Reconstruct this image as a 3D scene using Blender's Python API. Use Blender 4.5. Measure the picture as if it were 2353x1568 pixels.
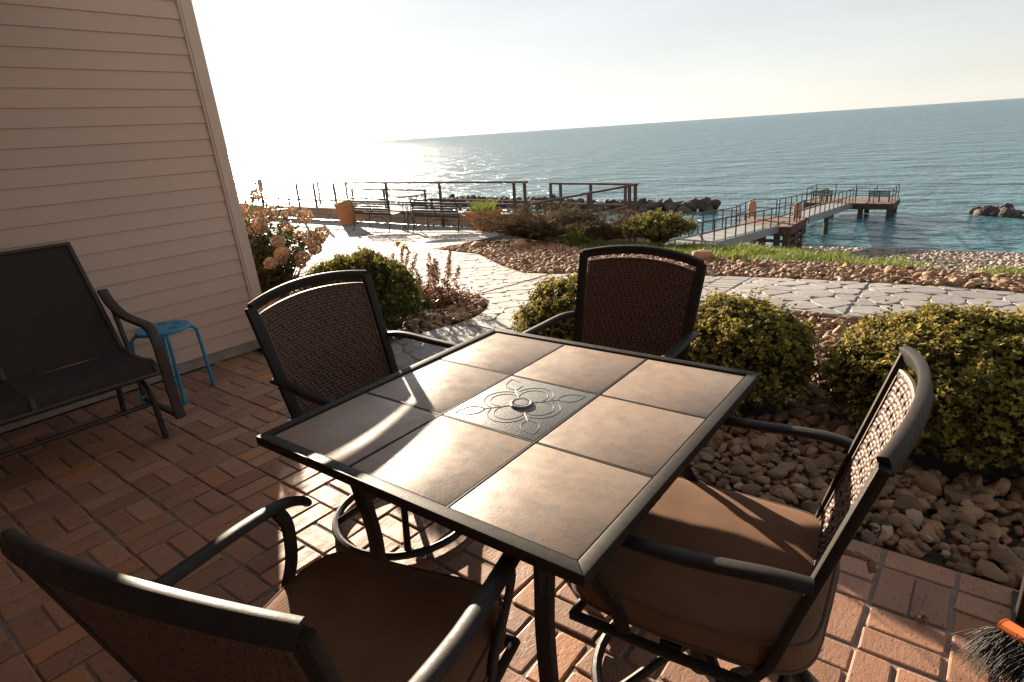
import bpy, bmesh, math, random
import numpy as np
from mathutils import Vector, Matrix, noise as mnoise
R = math.radians
random.seed(7)
rng = np.random.default_rng(7)
SC = bpy.context.scene
COL = SC.collection
for o in list(bpy.data.objects): bpy.data.objects.remove(o)

# ------------------------------------------------------------------ camera, sky, sun, exposure
CAM_H = 1.4786
YAW = 0.68558449                       # the lens looks 39.3 deg to the left of the patio's outward axis (+y)
PITCH, ROLL = 0.33065587, 0.06694199
ca, sa = math.cos(YAW), math.sin(YAW)
def rotw(v): return Vector((ca*v[0]-sa*v[1], sa*v[0]+ca*v[1], v[2]))
fw = Vector((0, math.cos(PITCH), -math.sin(PITCH))); up0 = Vector((0, math.sin(PITCH), math.cos(PITCH))); rt0 = Vector((1, 0, 0))
rt = rt0*math.cos(ROLL) - up0*math.sin(ROLL); up = rt0*math.sin(ROLL) + up0*math.cos(ROLL)
rt, up, fw = rotw(rt), rotw(up), rotw(fw)
cd = bpy.data.cameras.new('camera'); cam = bpy.data.objects.new('camera', cd); COL.objects.link(cam)
cam.matrix_world = Matrix(((rt.x, up.x, -fw.x, 0), (rt.y, up.y, -fw.y, 0), (rt.z, up.z, -fw.z, CAM_H), (0, 0, 0, 1)))
cd.sensor_width = 36; cd.lens = 1395/2353*36; cd.clip_start = 0.05; cd.clip_end = 60000
SC.camera = cam
SUN_AZ, SUN_EL = R(-59.5), R(12.3)       # azimuth measured from +y towards +x
sdir = Vector((math.sin(SUN_AZ)*math.cos(SUN_EL), math.cos(SUN_AZ)*math.cos(SUN_EL), math.sin(SUN_EL)))
wd = bpy.data.worlds.new('World'); SC.world = wd; wd.use_nodes = True
nt = wd.node_tree; nt.nodes.clear()
wo = nt.nodes.new('ShaderNodeOutputWorld'); bg = nt.nodes.new('ShaderNodeBackground')
sky = nt.nodes.new('ShaderNodeTexSky'); sky.sky_type = 'NISHITA'; sky.sun_disc = False
sky.sun_elevation = SUN_EL; sky.sun_rotation = SUN_AZ
sky.air_density = 1.0; sky.dust_density = 0.15; sky.ozone_density = 1.0; sky.altitude = 100
hs = nt.nodes.new('ShaderNodeHueSaturation'); hs.inputs['Saturation'].default_value = 0.42; hs.inputs['Value'].default_value = 1.64
gm = nt.nodes.new('ShaderNodeGamma'); gm.inputs['Gamma'].default_value = 0.52      # thick even haze: the glow round the sun is spread out
bg.inputs['Strength'].default_value = 0.05
nt.links.new(sky.outputs[0], gm.inputs[0]); nt.links.new(gm.outputs[0], hs.inputs['Color']); 
tcw = nt.nodes.new('ShaderNodeTexCoord'); mpw = nt.nodes.new('ShaderNodeMapping'); mpw.inputs['Scale'].default_value = (1.2, 1.2, 7.0); nt.links.new(tcw.outputs['Generated'], mpw.inputs[0])
nzw = nt.nodes.new('ShaderNodeTexNoise'); nzw.inputs['Scale'].default_value = 2.2; nzw.inputs['Detail'].default_value = 6; nzw.inputs['Roughness'].default_value = 0.6; nt.links.new(mpw.outputs[0], nzw.inputs['Vector'])
mrw = nt.nodes.new('ShaderNodeMapRange'); mrw.inputs[1].default_value = 0.3; mrw.inputs[2].default_value = 0.75; mrw.inputs[3].default_value = 0.1; mrw.inputs[4].default_value = 0.5; nt.links.new(nzw.outputs[0], mrw.inputs[0])
vm = nt.nodes.new('ShaderNodeVectorMath'); vm.operation = 'SCALE'; vm.inputs[0].default_value = (0.97, 0.985, 1.0); nt.links.new(mrw.outputs[0], vm.inputs['Scale'])
va = nt.nodes.new('ShaderNodeVectorMath'); va.operation = 'ADD'; nt.links.new(hs.outputs[0], va.inputs[0]); nt.links.new(vm.outputs[0], va.inputs[1])
nt.links.new(va.outputs[0], bg.inputs[0]); nt.links.new(bg.outputs[0], wo.inputs[0])
sl = bpy.data.lights.new('sun', 'SUN'); sl.energy = 5.0; sl.angle = R(0.55); sl.color = (1.0, 0.82, 0.62)
so = bpy.data.objects.new('sun', sl); COL.objects.link(so); so.location = (-20, 12, 12)
so.rotation_euler = (-sdir).to_track_quat('-Z', 'Y').to_euler()
SC.view_settings.view_transform = 'Standard'; SC.view_settings.look = 'None'
SC.view_settings.exposure = 1.92; SC.view_settings.gamma = 1.0; SC.view_settings.use_curve_mapping = False
SC.render.engine = 'CYCLES'

# ------------------------------------------------------------------ materials
MATS = {}
def mat(name, col, rough=0.6, metal=0.0, col2=None, nscale=8, ncon=0.5, bump=0.0, bscale=60, rnd=0.0, rndsrc='object',
        transl=0.0, spec=0.5, col3=None, n3scale=3, detail=6, fine=0.0, stripes=None, pits=0.0, coords='world', rvar=0.0, bdist=0.004, stretch=None, pith=0.60):
    m = bpy.data.materials.new(name); MATS[name] = m; m.use_nodes = True
    t = m.node_tree; t.nodes.clear(); L = t.links.new
    out = t.nodes.new('ShaderNodeOutputMaterial'); p = t.nodes.new('ShaderNodeBsdfPrincipled')
    if coords == 'world':
        g = t.nodes.new('ShaderNodeNewGeometry'); C = g.outputs['Position']
    else:
        g = t.nodes.new('ShaderNodeTexCoord'); C = g.outputs['Object']
    if stretch:
        mpn = t.nodes.new('ShaderNodeMapping'); mpn.inputs['Scale'].default_value = stretch; mpn.inputs['Rotation'].default_value = (0, 0, R(25)); L(C, mpn.inputs[0]); C = mpn.outputs[0]
    def noise(scale, det=detail, r=0.6):
        n = t.nodes.new('ShaderNodeTexNoise'); n.inputs['Scale'].default_value = scale; n.inputs['Detail'].default_value = det
        n.inputs['Roughness'].default_value = r; L(C, n.inputs['Vector']); return n.outputs[0]
    def ramp(src, a, b):
        r = t.nodes.new('ShaderNodeMapRange'); r.inputs[1].default_value = a; r.inputs[2].default_value = b
        r.clamp = True; L(src, r.inputs[0]); return r.outputs[0]
    def mix(f, a, b, mode='MIX'):
        x = t.nodes.new('ShaderNodeMix'); x.data_type = 'RGBA'; x.blend_type = mode
        if isinstance(f, float): x.inputs[0].default_value = f
        else: L(f, x.inputs[0])
        for k, s in ((6, a), (7, b)):
            if isinstance(s, tuple): x.inputs[k].default_value = (*s, 1)
            else: L(s, x.inputs[k])
        return x.outputs[2]
    c = tuple(col)
    if col2:
        c = mix(ramp(noise(nscale), 0.5-ncon*0.4, 0.5+ncon*0.4), c, tuple(col2))
    if rnd > 0:
        if rndsrc == 'object':
            oi = t.nodes.new('ShaderNodeObjectInfo'); rv = oi.outputs['Random']
        else:
            at = t.nodes.new('ShaderNodeAttribute'); at.attribute_name = 'rnd'; rv = at.outputs['Fac']
        if col3:
            c = mix(ramp(rv, n3scale, min(1.0, n3scale+0.12)), c, tuple(col3))
            wn = t.nodes.new('ShaderNodeTexWhiteNoise'); wn.noise_dimensions = '1D'; L(rv, wn.inputs['W']); rv = wn.outputs['Value']
        h = t.nodes.new('ShaderNodeHueSaturation')
        mr = t.nodes.new('ShaderNodeMapRange'); mr.inputs[3].default_value = 1-rnd; mr.inputs[4].default_value = 1+rnd; L(rv, mr.inputs[0])
        L(mr.outputs[0], h.inputs['Value'])
        if isinstance(c, tuple): h.inputs['Color'].default_value = (*c, 1)
        else: L(c, h.inputs['Color'])
        c = h.outputs[0]
    elif col3:
        c = mix(ramp(noise(n3scale, 4), 0.45, 0.7), c, tuple(col3))
    pitv = None
    if pits > 0:
        pv = ramp(noise(85, 3, 0.5), pith, pith+0.10)
        pitv = pv
        mul = t.nodes.new('ShaderNodeMath'); mul.operation = 'MULTIPLY'; mul.inputs[1].default_value = pits; L(pv, mul.inputs[0])
        c = mix(mul.outputs[0], c, (0.03, 0.018, 0.012))
    if fine > 0:
        c = mix(fine, c, mix(ramp(noise(220, 3), 0.3, 0.7), (0.25, 0.25, 0.25), (1, 1, 1)), 'MULTIPLY')
    bh = None
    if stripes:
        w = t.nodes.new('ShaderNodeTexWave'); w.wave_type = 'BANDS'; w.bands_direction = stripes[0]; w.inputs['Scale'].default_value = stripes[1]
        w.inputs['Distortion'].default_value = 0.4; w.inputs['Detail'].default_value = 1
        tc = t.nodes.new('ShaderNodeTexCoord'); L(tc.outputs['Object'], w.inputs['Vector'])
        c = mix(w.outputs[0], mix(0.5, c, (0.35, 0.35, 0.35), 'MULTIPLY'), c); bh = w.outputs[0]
    if isinstance(c, tuple): p.inputs['Base Color'].default_value = (*c, 1)
    else: L(c, p.inputs['Base Color'])
    if rvar > 0:
        mr = t.nodes.new('ShaderNodeMapRange'); mr.inputs[1].default_value = 0.3; mr.inputs[2].default_value = 0.7
        mr.inputs[3].default_value = max(0.03, rough-rvar); mr.inputs[4].default_value = rough+rvar; L(noise(nscale*1.7, 5), mr.inputs[0]); L(mr.outputs[0], p.inputs['Roughness'])
    else: p.inputs['Roughness'].default_value = rough
    p.inputs['Metallic'].default_value = metal; p.inputs['Specular IOR Level'].default_value = spec
    if bump > 0 or bh is not None:
        b = t.nodes.new('ShaderNodeBump'); b.inputs['Strength'].default_value = max(bump, 0.3 if bh is not None else 0); b.inputs['Distance'].default_value = bdist
        hsrc = noise(bscale, 8, 0.65)
        if pitv is not None:
            s = t.nodes.new('ShaderNodeMath'); s.operation = 'SUBTRACT'; L(hsrc, s.inputs[0]); L(pitv, s.inputs[1]); hsrc = s.outputs[0]
        if bh is not None:
            s = t.nodes.new('ShaderNodeMath'); s.operation = 'ADD'; L(hsrc, s.inputs[0]); L(bh, s.inputs[1]); hsrc = s.outputs[0]
        L(hsrc, b.inputs['Height']); L(b.outputs[0], p.inputs['Normal'])
    sh = p.outputs[0]
    if transl > 0:
        tr = t.nodes.new('ShaderNodeBsdfTranslucent')
        if isinstance(c, tuple): tr.inputs[0].default_value = (*c, 1)
        else: L(c, tr.inputs[0])
        ms = t.nodes.new('ShaderNodeMixShader'); ms.inputs[0].default_value = transl; L(sh, ms.inputs[1]); L(tr.outputs[0], ms.inputs[2]); sh = ms.outputs[0]
    L(sh, out.inputs[0])
    return m
for sfx, src in (('', 'object'), ('_field', 'attr')):
    mat('brick'+sfx, (0.43, 0.225, 0.135), 0.64, col2=(0.31, 0.152, 0.094), nscale=9, ncon=0.9, bump=0.30, bscale=60, fine=0.30, rnd=0.24, stretch=(1.5, .55, 1), pith=0.615, rndsrc=src, col3=(0.44, 0.180, 0.065), n3scale=0.90, pits=0.75, rvar=0.14, bdist=0.006)
    mat('flagstone'+sfx, (0.38, 0.372, 0.37), 0.70, col2=(0.215, 0.19, 0.172), nscale=5, ncon=1.0, bump=0.9, bscale=11, stretch=(.5, 2.4, 1), rnd=0.14, rndsrc=src, rvar=0.14, bdist=0.022, spec=0.4)
    mat('river_stone'+sfx, (0.29, 0.165, 0.088), 0.82, col2=(0.15, 0.088, 0.051), nscale=22, ncon=1.0, bump=0.3, bscale=90, rnd=0.42, rndsrc=src, col3=(0.31, 0.225, 0.155), n3scale=0.84)
    mat('boulder'+sfx, (0.105, 0.080, 0.066), 0.9, col2=(0.055, 0.045, 0.040), nscale=2.5, ncon=0.9, bump=0.8, bscale=6, rnd=0.35, rndsrc=src, bdist=0.08)
mat('mortar', (0.32, 0.265, 0.215), 0.9, col2=(0.12, 0.092, 0.072), nscale=25, ncon=1.0, bump=0.8, bscale=160)
mat('joint', (0.15, 0.125, 0.105), 0.9, col2=(0.24, 0.21, 0.18), nscale=20, bump=0.7, bscale=140)
mat('soil', (0.060, 0.042, 0.030), 0.95, col2=(0.035, 0.025, 0.018), nscale=20, bump=1.0, bscale=60, bdist=0.02)
mat('bank', (0.115, 0.10, 0.05), 0.95, col2=(0.14, 0.115, 0.09), nscale=3, bump=1.0, bscale=14, bdist=0.05)
mat('pebble_field', (0.30, 0.235, 0.185), 0.7, col2=(0.22, 0.17, 0.135), nscale=3, bump=0.3, bscale=40, rnd=0.4, rndsrc='attr')
mat('beach', (0.22, 0.175, 0.14), 0.8, col2=(0.14, 0.11, 0.09), nscale=6, ncon=1.0, bump=1.0, bscale=8, bdist=0.08)
mat('siding', (0.62, 0.435, 0.335), 0.55, col2=(0.57, 0.395, 0.30), nscale=2.2, ncon=0.8, bump=0.06, bscale=180, rnd=0.025)
mat('siding_trim', (0.65, 0.475, 0.375), 0.5, col2=(0.61, 0.445, 0.35), nscale=3, bump=0.05, bscale=150)
mat('foundation', (0.42, 0.34, 0.275), 0.8, col2=(0.22, 0.165, 0.13), nscale=7, ncon=0.6, bump=0.4, bscale=60)
mat('roof', (0.07, 0.06, 0.055), 0.9, bump=0.5, bscale=30)
mat('bronze', (0.020, 0.0165, 0.015), 0.52, col2=(0.028, 0.023, 0.020), nscale=30, bump=0.10, bscale=260, rvar=0.08, coords='object', spec=0.18)
mat('weave', (0.105, 0.048, 0.027), 0.55, col2=(0.060, 0.028, 0.018), nscale=45, ncon=0.9, bump=0.2, bscale=220, coords='object')
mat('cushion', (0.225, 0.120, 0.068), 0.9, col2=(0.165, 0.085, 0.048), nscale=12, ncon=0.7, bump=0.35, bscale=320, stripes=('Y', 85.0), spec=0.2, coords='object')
mat('piping', (0.10, 0.055, 0.034), 0.85, coords='object')
mat('sling', (0.034, 0.022, 0.017), 0.85, col2=(0.026, 0.017, 0.013), nscale=30, bump=0.4, bscale=420, coords='object')
mat('glider_metal', (0.022, 0.016, 0.013), 0.5, col2=(0.042, 0.030, 0.024), nscale=20, coords='object')
mat('table_tile', (0.350, 0.255, 0.188), 0.40, col2=(0.305, 0.228, 0.175), nscale=11, ncon=0.8, bump=0.10, bscale=120, col3=(0.25, 0.20, 0.168), n3scale=30, rvar=0.08)
mat('table_panel', (0.175, 0.182, 0.182), 0.46, col2=(0.14, 0.146, 0.146), nscale=30, bump=0.25, bscale=140, coords='object', rvar=0.06)
mat('table_relief', (0.185, 0.192, 0.19), 0.46, coords='object')
mat('stool_paint', (0.020, 0.27, 0.46), 0.38, col2=(0.018, 0.23, 0.40), nscale=18, bump=0.06, bscale=140, coords='object')
mat('stool_pattern', (0.012, 0.05, 0.085), 0.7, coords='object')
mat('rail', (0.105, 0.085, 0.072), 0.85, col2=(0.075, 0.06, 0.052), nscale=14, spec=0.12)
mat('galvanized', (0.30, 0.31, 0.31), 0.5, metal=0.5, col2=(0.23, 0.24, 0.245), nscale=4)
mat('dock_deck', (0.23, 0.145, 0.10), 0.8, col2=(0.17, 0.11, 0.08), nscale=2.0, bump=0.4, bscale=12)
mat('gangway_deck', (0.26, 0.265, 0.26), 0.7, col2=(0.20, 0.205, 0.205), nscale=1.5, bump=0.3, bscale=20)
mat('rusty_steel', (0.085, 0.055, 0.042), 0.85, col2=(0.05, 0.036, 0.03), nscale=3, bump=0.4, bscale=14)
mat('panel_wood', (0.46, 0.255, 0.135), 0.6, col2=(0.38, 0.21, 0.115), nscale=2, bump=0.1, bscale=20)
mat('iron', (0.022, 0.019, 0.018), 0.7, col2=(0.035, 0.028, 0.024), nscale=30)
mat('terracotta', (0.46, 0.185, 0.075), 0.75, col2=(0.38, 0.15, 0.065), nscale=5, ncon=0.8, bump=0.15, bscale=70)
mat('bistro_top', (0.16, 0.105, 0.075), 0.5, col2=(0.12, 0.08, 0.06), nscale=20)
mat('block', (0.40, 0.295, 0.205), 0.85, col2=(0.31, 0.225, 0.155), nscale=3, ncon=0.8, bump=0.4, bscale=25, rnd=0.12)
mat('block_cap', (0.46, 0.37, 0.28), 0.8, col2=(0.38, 0.30, 0.225), nscale=3, bump=0.3, bscale=30)
mat('sign_board', (0.30, 0.24, 0.165), 0.6); mat('sign_print', (0.62, 0.56, 0.46), 0.6)
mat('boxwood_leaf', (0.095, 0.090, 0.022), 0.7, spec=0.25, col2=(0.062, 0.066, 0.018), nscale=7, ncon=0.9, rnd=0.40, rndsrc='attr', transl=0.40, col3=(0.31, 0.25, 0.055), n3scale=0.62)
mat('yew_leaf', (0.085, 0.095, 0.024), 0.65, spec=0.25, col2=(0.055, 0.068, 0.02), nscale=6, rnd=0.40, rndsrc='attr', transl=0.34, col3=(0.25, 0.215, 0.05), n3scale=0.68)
mat('juniper_leaf', (0.078, 0.062, 0.026), 0.75, spec=0.2, col2=(0.105, 0.066, 0.034), nscale=3, ncon=0.9, rnd=0.4, rndsrc='attr', transl=0.2)
mat('spirea_leaf', (0.16, 0.14, 0.034), 0.65, spec=.25, col2=(0.11, 0.10, 0.028), nscale=6, rnd=0.4, rndsrc='attr', transl=0.4)
mat('hydrangea_flower', (0.50, 0.37, 0.265), 0.8, col2=(0.38, 0.26, 0.18), nscale=14, rnd=0.3, rndsrc='attr', transl=0.4)
mat('green_leaf', (0.085, 0.115, 0.022), 0.45, col2=(0.06, 0.085, 0.02), nscale=12, rnd=0.4, rndsrc='attr', transl=0.4)
mat('dry_leaf', (0.20, 0.085, 0.038), 0.7, col2=(0.13, 0.055, 0.028), nscale=15, rnd=0.4, rndsrc='attr', transl=0.35)
mat('yellow_leaf', (0.46, 0.30, 0.06), 0.6, transl=0.5)
mat('twig', (0.105, 0.062, 0.036), 0.85, col2=(0.065, 0.04, 0.025), nscale=30)
mat('grass_blade', (0.17, 0.20, 0.035), 0.5, col2=(0.11, 0.15, 0.03), nscale=1.5, ncon=0.9, rnd=0.4, rndsrc='attr', transl=0.45)
mat('bristle', (0.022, 0.018, 0.015), 0.6, rnd=0.4, rndsrc='attr')
mat('orange_plastic', (0.62, 0.15, 0.03), 0.42, col2=(0.54, 0.13, 0.028), nscale=9, bump=0.05, bscale=60)
mat('black_post', (0.018, 0.015, 0.013), 0.4, col2=(0.035, 0.025, 0.02), nscale=14, bump=0.15, bscale=70)
# lake water
m = bpy.data.materials.new('lake_water'); MATS['lake_water'] = m; m.use_nodes = True
t = m.node_tree; p = t.nodes['Principled BSDF']; L = t.links.new
p.inputs['Base Color'].default_value = (0.055, 0.145, 0.182, 1); p.inputs['Roughness'].default_value = 0.24; p.inputs['IOR'].default_value = 1.33
g = t.nodes.new('ShaderNodeNewGeometry'); mp = t.nodes.new('ShaderNodeMapping'); mp.inputs['Scale'].default_value = (0.55, 1.0, 1.0); mp.inputs['Rotation'].default_value = (0, 0, R(18)); L(g.outputs['Position'], mp.inputs[0])
def wn(s, d):
    n = t.nodes.new('ShaderNodeTexNoise'); n.inputs['Scale'].default_value = s; n.inputs['Detail'].default_value = d; n.inputs['Roughness'].default_value = 0.6; L(mp.outputs[0], n.inputs['Vector']); return n.outputs[0]
prev = None
for sc_, dist, det in ((0.14, 2.2, 2), (0.5, 1.15, 3), (2.2, 0.30, 3)):
    b1 = t.nodes.new('ShaderNodeBump'); b1.inputs['Strength'].default_value = 1.0; b1.inputs['Distance'].default_value = dist; L(wn(sc_, det), b1.inputs['Height'])
    if prev: L(prev.outputs[0], b1.inputs['Normal'])
    prev = b1
b2 = prev
L(b2.outputs[0], p.inputs['Normal'])

# ------------------------------------------------------------------ helpers
def link(o, parent=None):
    COL.objects.link(o)
    if parent is not None: o.parent = parent
    return o
def tag(o, label=None, cat=None, group=None, kind=None):
    if label: o['label'] = label
    if cat: o['category'] = cat
    if group: o['group'] = group
    if kind: o['kind'] = kind
    return o
def thing(name, label, cat, loc=(0, 0, 0), rz=0.0, group=None):
    o = bpy.data.objects.new(name, None); o.empty_display_size = 0.1
    o.location = loc; o.rotation_euler = (0, 0, rz); link(o); return tag(o, label, cat, group)
def copy_tree(o, parent=None):
    n = o.copy(); link(n, parent)
    for ch in list(o.children):
        copy_tree(ch, n)
    return n
def arr_mesh(name, V, F, rnd=None):
    V = np.asarray(V, dtype=np.float32).reshape(-1, 3); F = np.asarray(F, dtype=np.int32); k = F.shape[1]
    me = bpy.data.meshes.new(name); me.vertices.add(len(V)); me.vertices.foreach_set('co', V.ravel())
    me.loops.add(F.size); me.loops.foreach_set('vertex_index', F.ravel())
    me.polygons.add(len(F)); me.polygons.foreach_set('loop_start', np.arange(0, F.size, k, dtype=np.int32))
    me.update(calc_edges=True)
    if rnd is not None:
        a = me.attributes.new('rnd', 'FLOAT', 'FACE'); a.data.foreach_set('value', np.asarray(rnd, dtype=np.float32))
    return me
def smooth(me, on=True):
    me.polygons.foreach_set('use_smooth', [on]*len(me.polygons)); return me
def mobj(name, me, mt, parent=None, loc=None):
    if mt and not me.materials: me.materials.append(MATS[mt])
    o = bpy.data.objects.new(name, me)
    if loc is not None: o.location = loc
    return link(o, parent)
class MB:
    def __init__(s): s.v = []; s.f = []
    def add(s, V, F):
        n = len(s.v); s.v += [tuple(q) for q in V]; s.f += [tuple(i+n for i in q) for q in F]; return s
    def box(s, c, d, rz=0.0, M=None):
        x, y, z = d[0]/2, d[1]/2, d[2]/2
        V = [Vector((i*x, j*y, k*z)) for k in (-1, 1) for j in (-1, 1) for i in (-1, 1)]
        M = M or Matrix.Rotation(rz, 3, 'Z'); c = Vector(c)
        return s.add([M@q+c for q in V], [(0, 2, 3, 1), (4, 5, 7, 6), (0, 1, 5, 4), (2, 6, 7, 3), (0, 4, 6, 2), (1, 3, 7, 5)])
    def sweep(s, P, prof, upv=(0, 0, 1), scale=None, caps=True, closed=False):
        P = [Vector(q) for q in P]; n = len(P); k = len(prof); upv = Vector(upv); V = []; F = []
        for i, q in enumerate(P):
            if closed: tn = (P[(i+1) % n]-P[i-1]).normalized()
            else: tn = (P[min(i+1, n-1)]-P[max(i-1, 0)]).normalized()
            u = upv-tn*upv.dot(tn)
            if u.length < 1e-4: u = Vector((0, 1, 0))-tn*tn.y
            u.normalize(); b = tn.cross(u); sc = scale[i] if scale else 1.0
            V += [q+b*(a[0]*sc)+u*(a[1]*sc) for a in prof]
        m = n if closed else n-1
        for i in range(m):
            for j in range(k):
                a, b2 = i*k+j, i*k+(j+1) % k; c2, d2 = ((i+1) % n)*k+(j+1) % k, ((i+1) % n)*k+j
                F.append((a, b2, c2, d2))
        if caps and not closed:
            F.append(tuple(range(k-1, -1, -1))); F.append(tuple((n-1)*k+j for j in range(k)))
        return s.add(V, F)
    def tube(s, P, r, sides=8, closed=False, scale=None):
        return s.sweep(P, circ(r, sides), closed=closed, scale=scale)
    def lathe(s, prof, c=(0, 0, 0), seg=28, cap=True):
        V = []; F = []; k = len(prof)
        for i in range(seg):
            a = 2*math.pi*i/seg
            V += [(c[0]+r*math.cos(a), c[1]+r*math.sin(a), c[2]+z) for r, z in prof]
        for i in range(seg):
            for j in range(k-1):
                a, b = i*k+j, ((i+1) % seg)*k+j; F.append((a, b, b+1, a+1))
        if cap:
            F.append(tuple(i*k+k-1 for i in range(seg))); F.append(tuple(i*k for i in range(seg-1, -1, -1)))
        return s.add(V, F)
    def prism(s, poly, z0, z1):
        n = len(poly)
        V = [(q[0], q[1], z0) for q in poly]+[(q[0], q[1], z1) for q in poly]
        F = [tuple(range(n-1, -1, -1)), tuple(range(n, 2*n))]+[(i, (i+1) % n, n+(i+1) % n, n+i) for i in range(n)]
        return s.add(V, F)
    def build(s, name, mt, parent=None, sm=True, bevel=0.0, auto=35, loc=None, seg=2):
        me = bpy.data.meshes.new(name); me.from_pydata(s.v, [], s.f)
        bm = bmesh.new(); bm.from_mesh(me)
        if bevel > 0:
            es = [e for e in bm.edges if len(e.link_faces) == 2 and e.calc_face_angle(0) > R(30)]
            bmesh.ops.bevel(bm, geom=es, offset=bevel, segments=seg, affect='EDGES', profile=0.6, clamp_overlap=True)
        bmesh.ops.recalc_face_normals(bm, faces=bm.faces)
        if sm:
            for e in bm.edges:
                if len(e.link_faces) == 2 and e.calc_face_angle(0) > R(auto): e.smooth = False
            for f in bm.faces: f.smooth = True
        bm.to_mesh(me); bm.free()
        return mobj(name, me, mt, parent, loc)
def circ(r, n=8): return [(r*math.cos(2*math.pi*i/n), r*math.sin(2*math.pi*i/n)) for i in range(n)]
def oval(a, b, n=12): return [(a*math.cos(2*math.pi*i/n), b*math.sin(2*math.pi*i/n)) for i in range(n)]
def rrect(w, h, r=0.004):
    x, y = w/2, h/2; o = []
    for cx, cy, a0 in ((x-r, y-r, 0), (-x+r, y-r, 90), (-x+r, -y+r, 180), (x-r, -y+r, 270)):
        for k in range(3): a = R(a0+45*k); o.append((cx+r*math.cos(a), cy+r*math.sin(a)))
    return o
def bez(P, n=16):
    # Catmull-Rom through the points
    P = [Vector(q) for q in P]; Q = [P[0]*2-P[1]]+P+[P[-1]*2-P[-2]]; out = []
    for i in range(1, len(Q)-2):
        for k in range(n):
            t = k/n; a, b, c, d = Q[i-1], Q[i], Q[i+1], Q[i+2]
            out.append(0.5*((2*b)+(c-a)*t+(2*a-5*b+4*c-d)*t*t+(3*b-a-3*c+d)*t*t*t))
    out.append(P[-1]); return out
def gz(x, y):
    """ground level: level by the patio, then the walk falls gently to the terrace"""
    d = -sa*x+ca*y
    return 0.0 if d < 5 else max(-0.65, -(d-5)*0.065)
def gzn(x, y):
    d = -sa*x+ca*y
    return np.where(d < 5, 0.0, np.maximum(-0.65, -(d-5)*0.065))
def poly_area(p): return 0.5*sum(p[i][0]*p[(i+1) % len(p)][1]-p[(i+1) % len(p)][0]*p[i][1] for i in range(len(p)))
def clip_half(poly, nx, ny, c):
    out = []; n = len(poly)
    for i in range(n):
        a, b = poly[i], poly[(i+1) % n]; da, db = a[0]*nx+a[1]*ny-c, b[0]*nx+b[1]*ny-c
        if da <= 0: out.append(a)
        if (da < 0 < db) or (db < 0 < da):
            t = da/(da-db); out.append((a[0]+(b[0]-a[0])*t, a[1]+(b[1]-a[1])*t))
    return out
def inside(poly, X, Y):
    X = np.asarray(X); Y = np.asarray(Y); r = np.zeros(X.shape, bool); n = len(poly)
    for i in range(n):
        x0, y0 = poly[i]; x1, y1 = poly[(i+1) % n]
        if y0 == y1: continue
        c = ((y0 > Y) != (y1 > Y)) & (X < (x1-x0)*(Y-y0)/(y1-y0)+x0); r ^= c
    return r
def rotm(nv, ang, r=None):
    """(M,3,3) rotations: z axis along nv, spun by ang"""
    z = nv/np.linalg.norm(nv, axis=1, keepdims=True)
    a = np.where(np.abs(z[:, 2:3]) < 0.95, np.array([[0, 0, 1.0]]), np.array([[1.0, 0, 0]]))
    x = np.cross(a, z); x /= np.linalg.norm(x, axis=1, keepdims=True); y = np.cross(z, x)
    c, s = np.cos(ang)[:, None], np.sin(ang)[:, None]
    return np.stack([x*c+y*s, -x*s+y*c, z], axis=2)
def scatter(TV, TF, pos, nv, scale, ang=None):
    TV = np.asarray(TV, float); TF = np.asarray(TF); M = len(pos); pos = np.asarray(pos, float)
    ang = rng.uniform(0, 6.283, M) if ang is None else ang
    Rm = rotm(np.asarray(nv, float), ang); sc = np.asarray(scale, float)
    if sc.ndim == 1: sc = sc[:, None]
    V = np.einsum('mij,mnj->mni', Rm, TV[None]*sc[:, None, :])+pos[:, None, :]
    F = TF[None]+(np.arange(M)*len(TV))[:, None, None]
    return V.reshape(-1, 3), F.reshape(-1, TF.shape[1]), np.repeat(rng.random(M), len(TF))
def cat(parts):
    V = []; F = []; Rn = []; n = 0
    for v, f, r in parts: V.append(v); F.append(f+n); Rn.append(r); n += len(v)
    return np.concatenate(V), np.concatenate(F), np.concatenate(Rn)
def ico(sub):
    bm = bmesh.new(); bmesh.ops.create_icosphere(bm, subdivisions=sub, radius=1.0)
    V = np.array([v.co for v in bm.verts]); F = np.array([[v.index for v in f.verts] for f in bm.faces]); bm.free(); return V, F
def rock_shape(sub, seed, rough=0.22, flat=0.62, ang=0.0):
    V, F = ico(sub); r = np.random.default_rng(seed); off = Vector(r.uniform(-50, 50, 3)); W = []
    planes = []
    for _ in range(7):
        n = r.normal(size=3); n /= np.linalg.norm(n); planes.append((n, r.uniform(0.62, 0.9)))
    for v in V:
        q = v.copy()
        if ang > 0:
            for n, d in planes:
                h = q@n
                if h > d: q = q-n*(h-d)*ang
        s = 1+rough*mnoise.noise(Vector(v)*1.1+off)+rough*0.5*mnoise.noise(Vector(v)*2.3+off); W.append(q*s)
    W = np.array(W)*np.array([1.0, r.uniform(0.68, 0.95), flat*r.uniform(0.85, 1.2)]); return W, F

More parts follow.
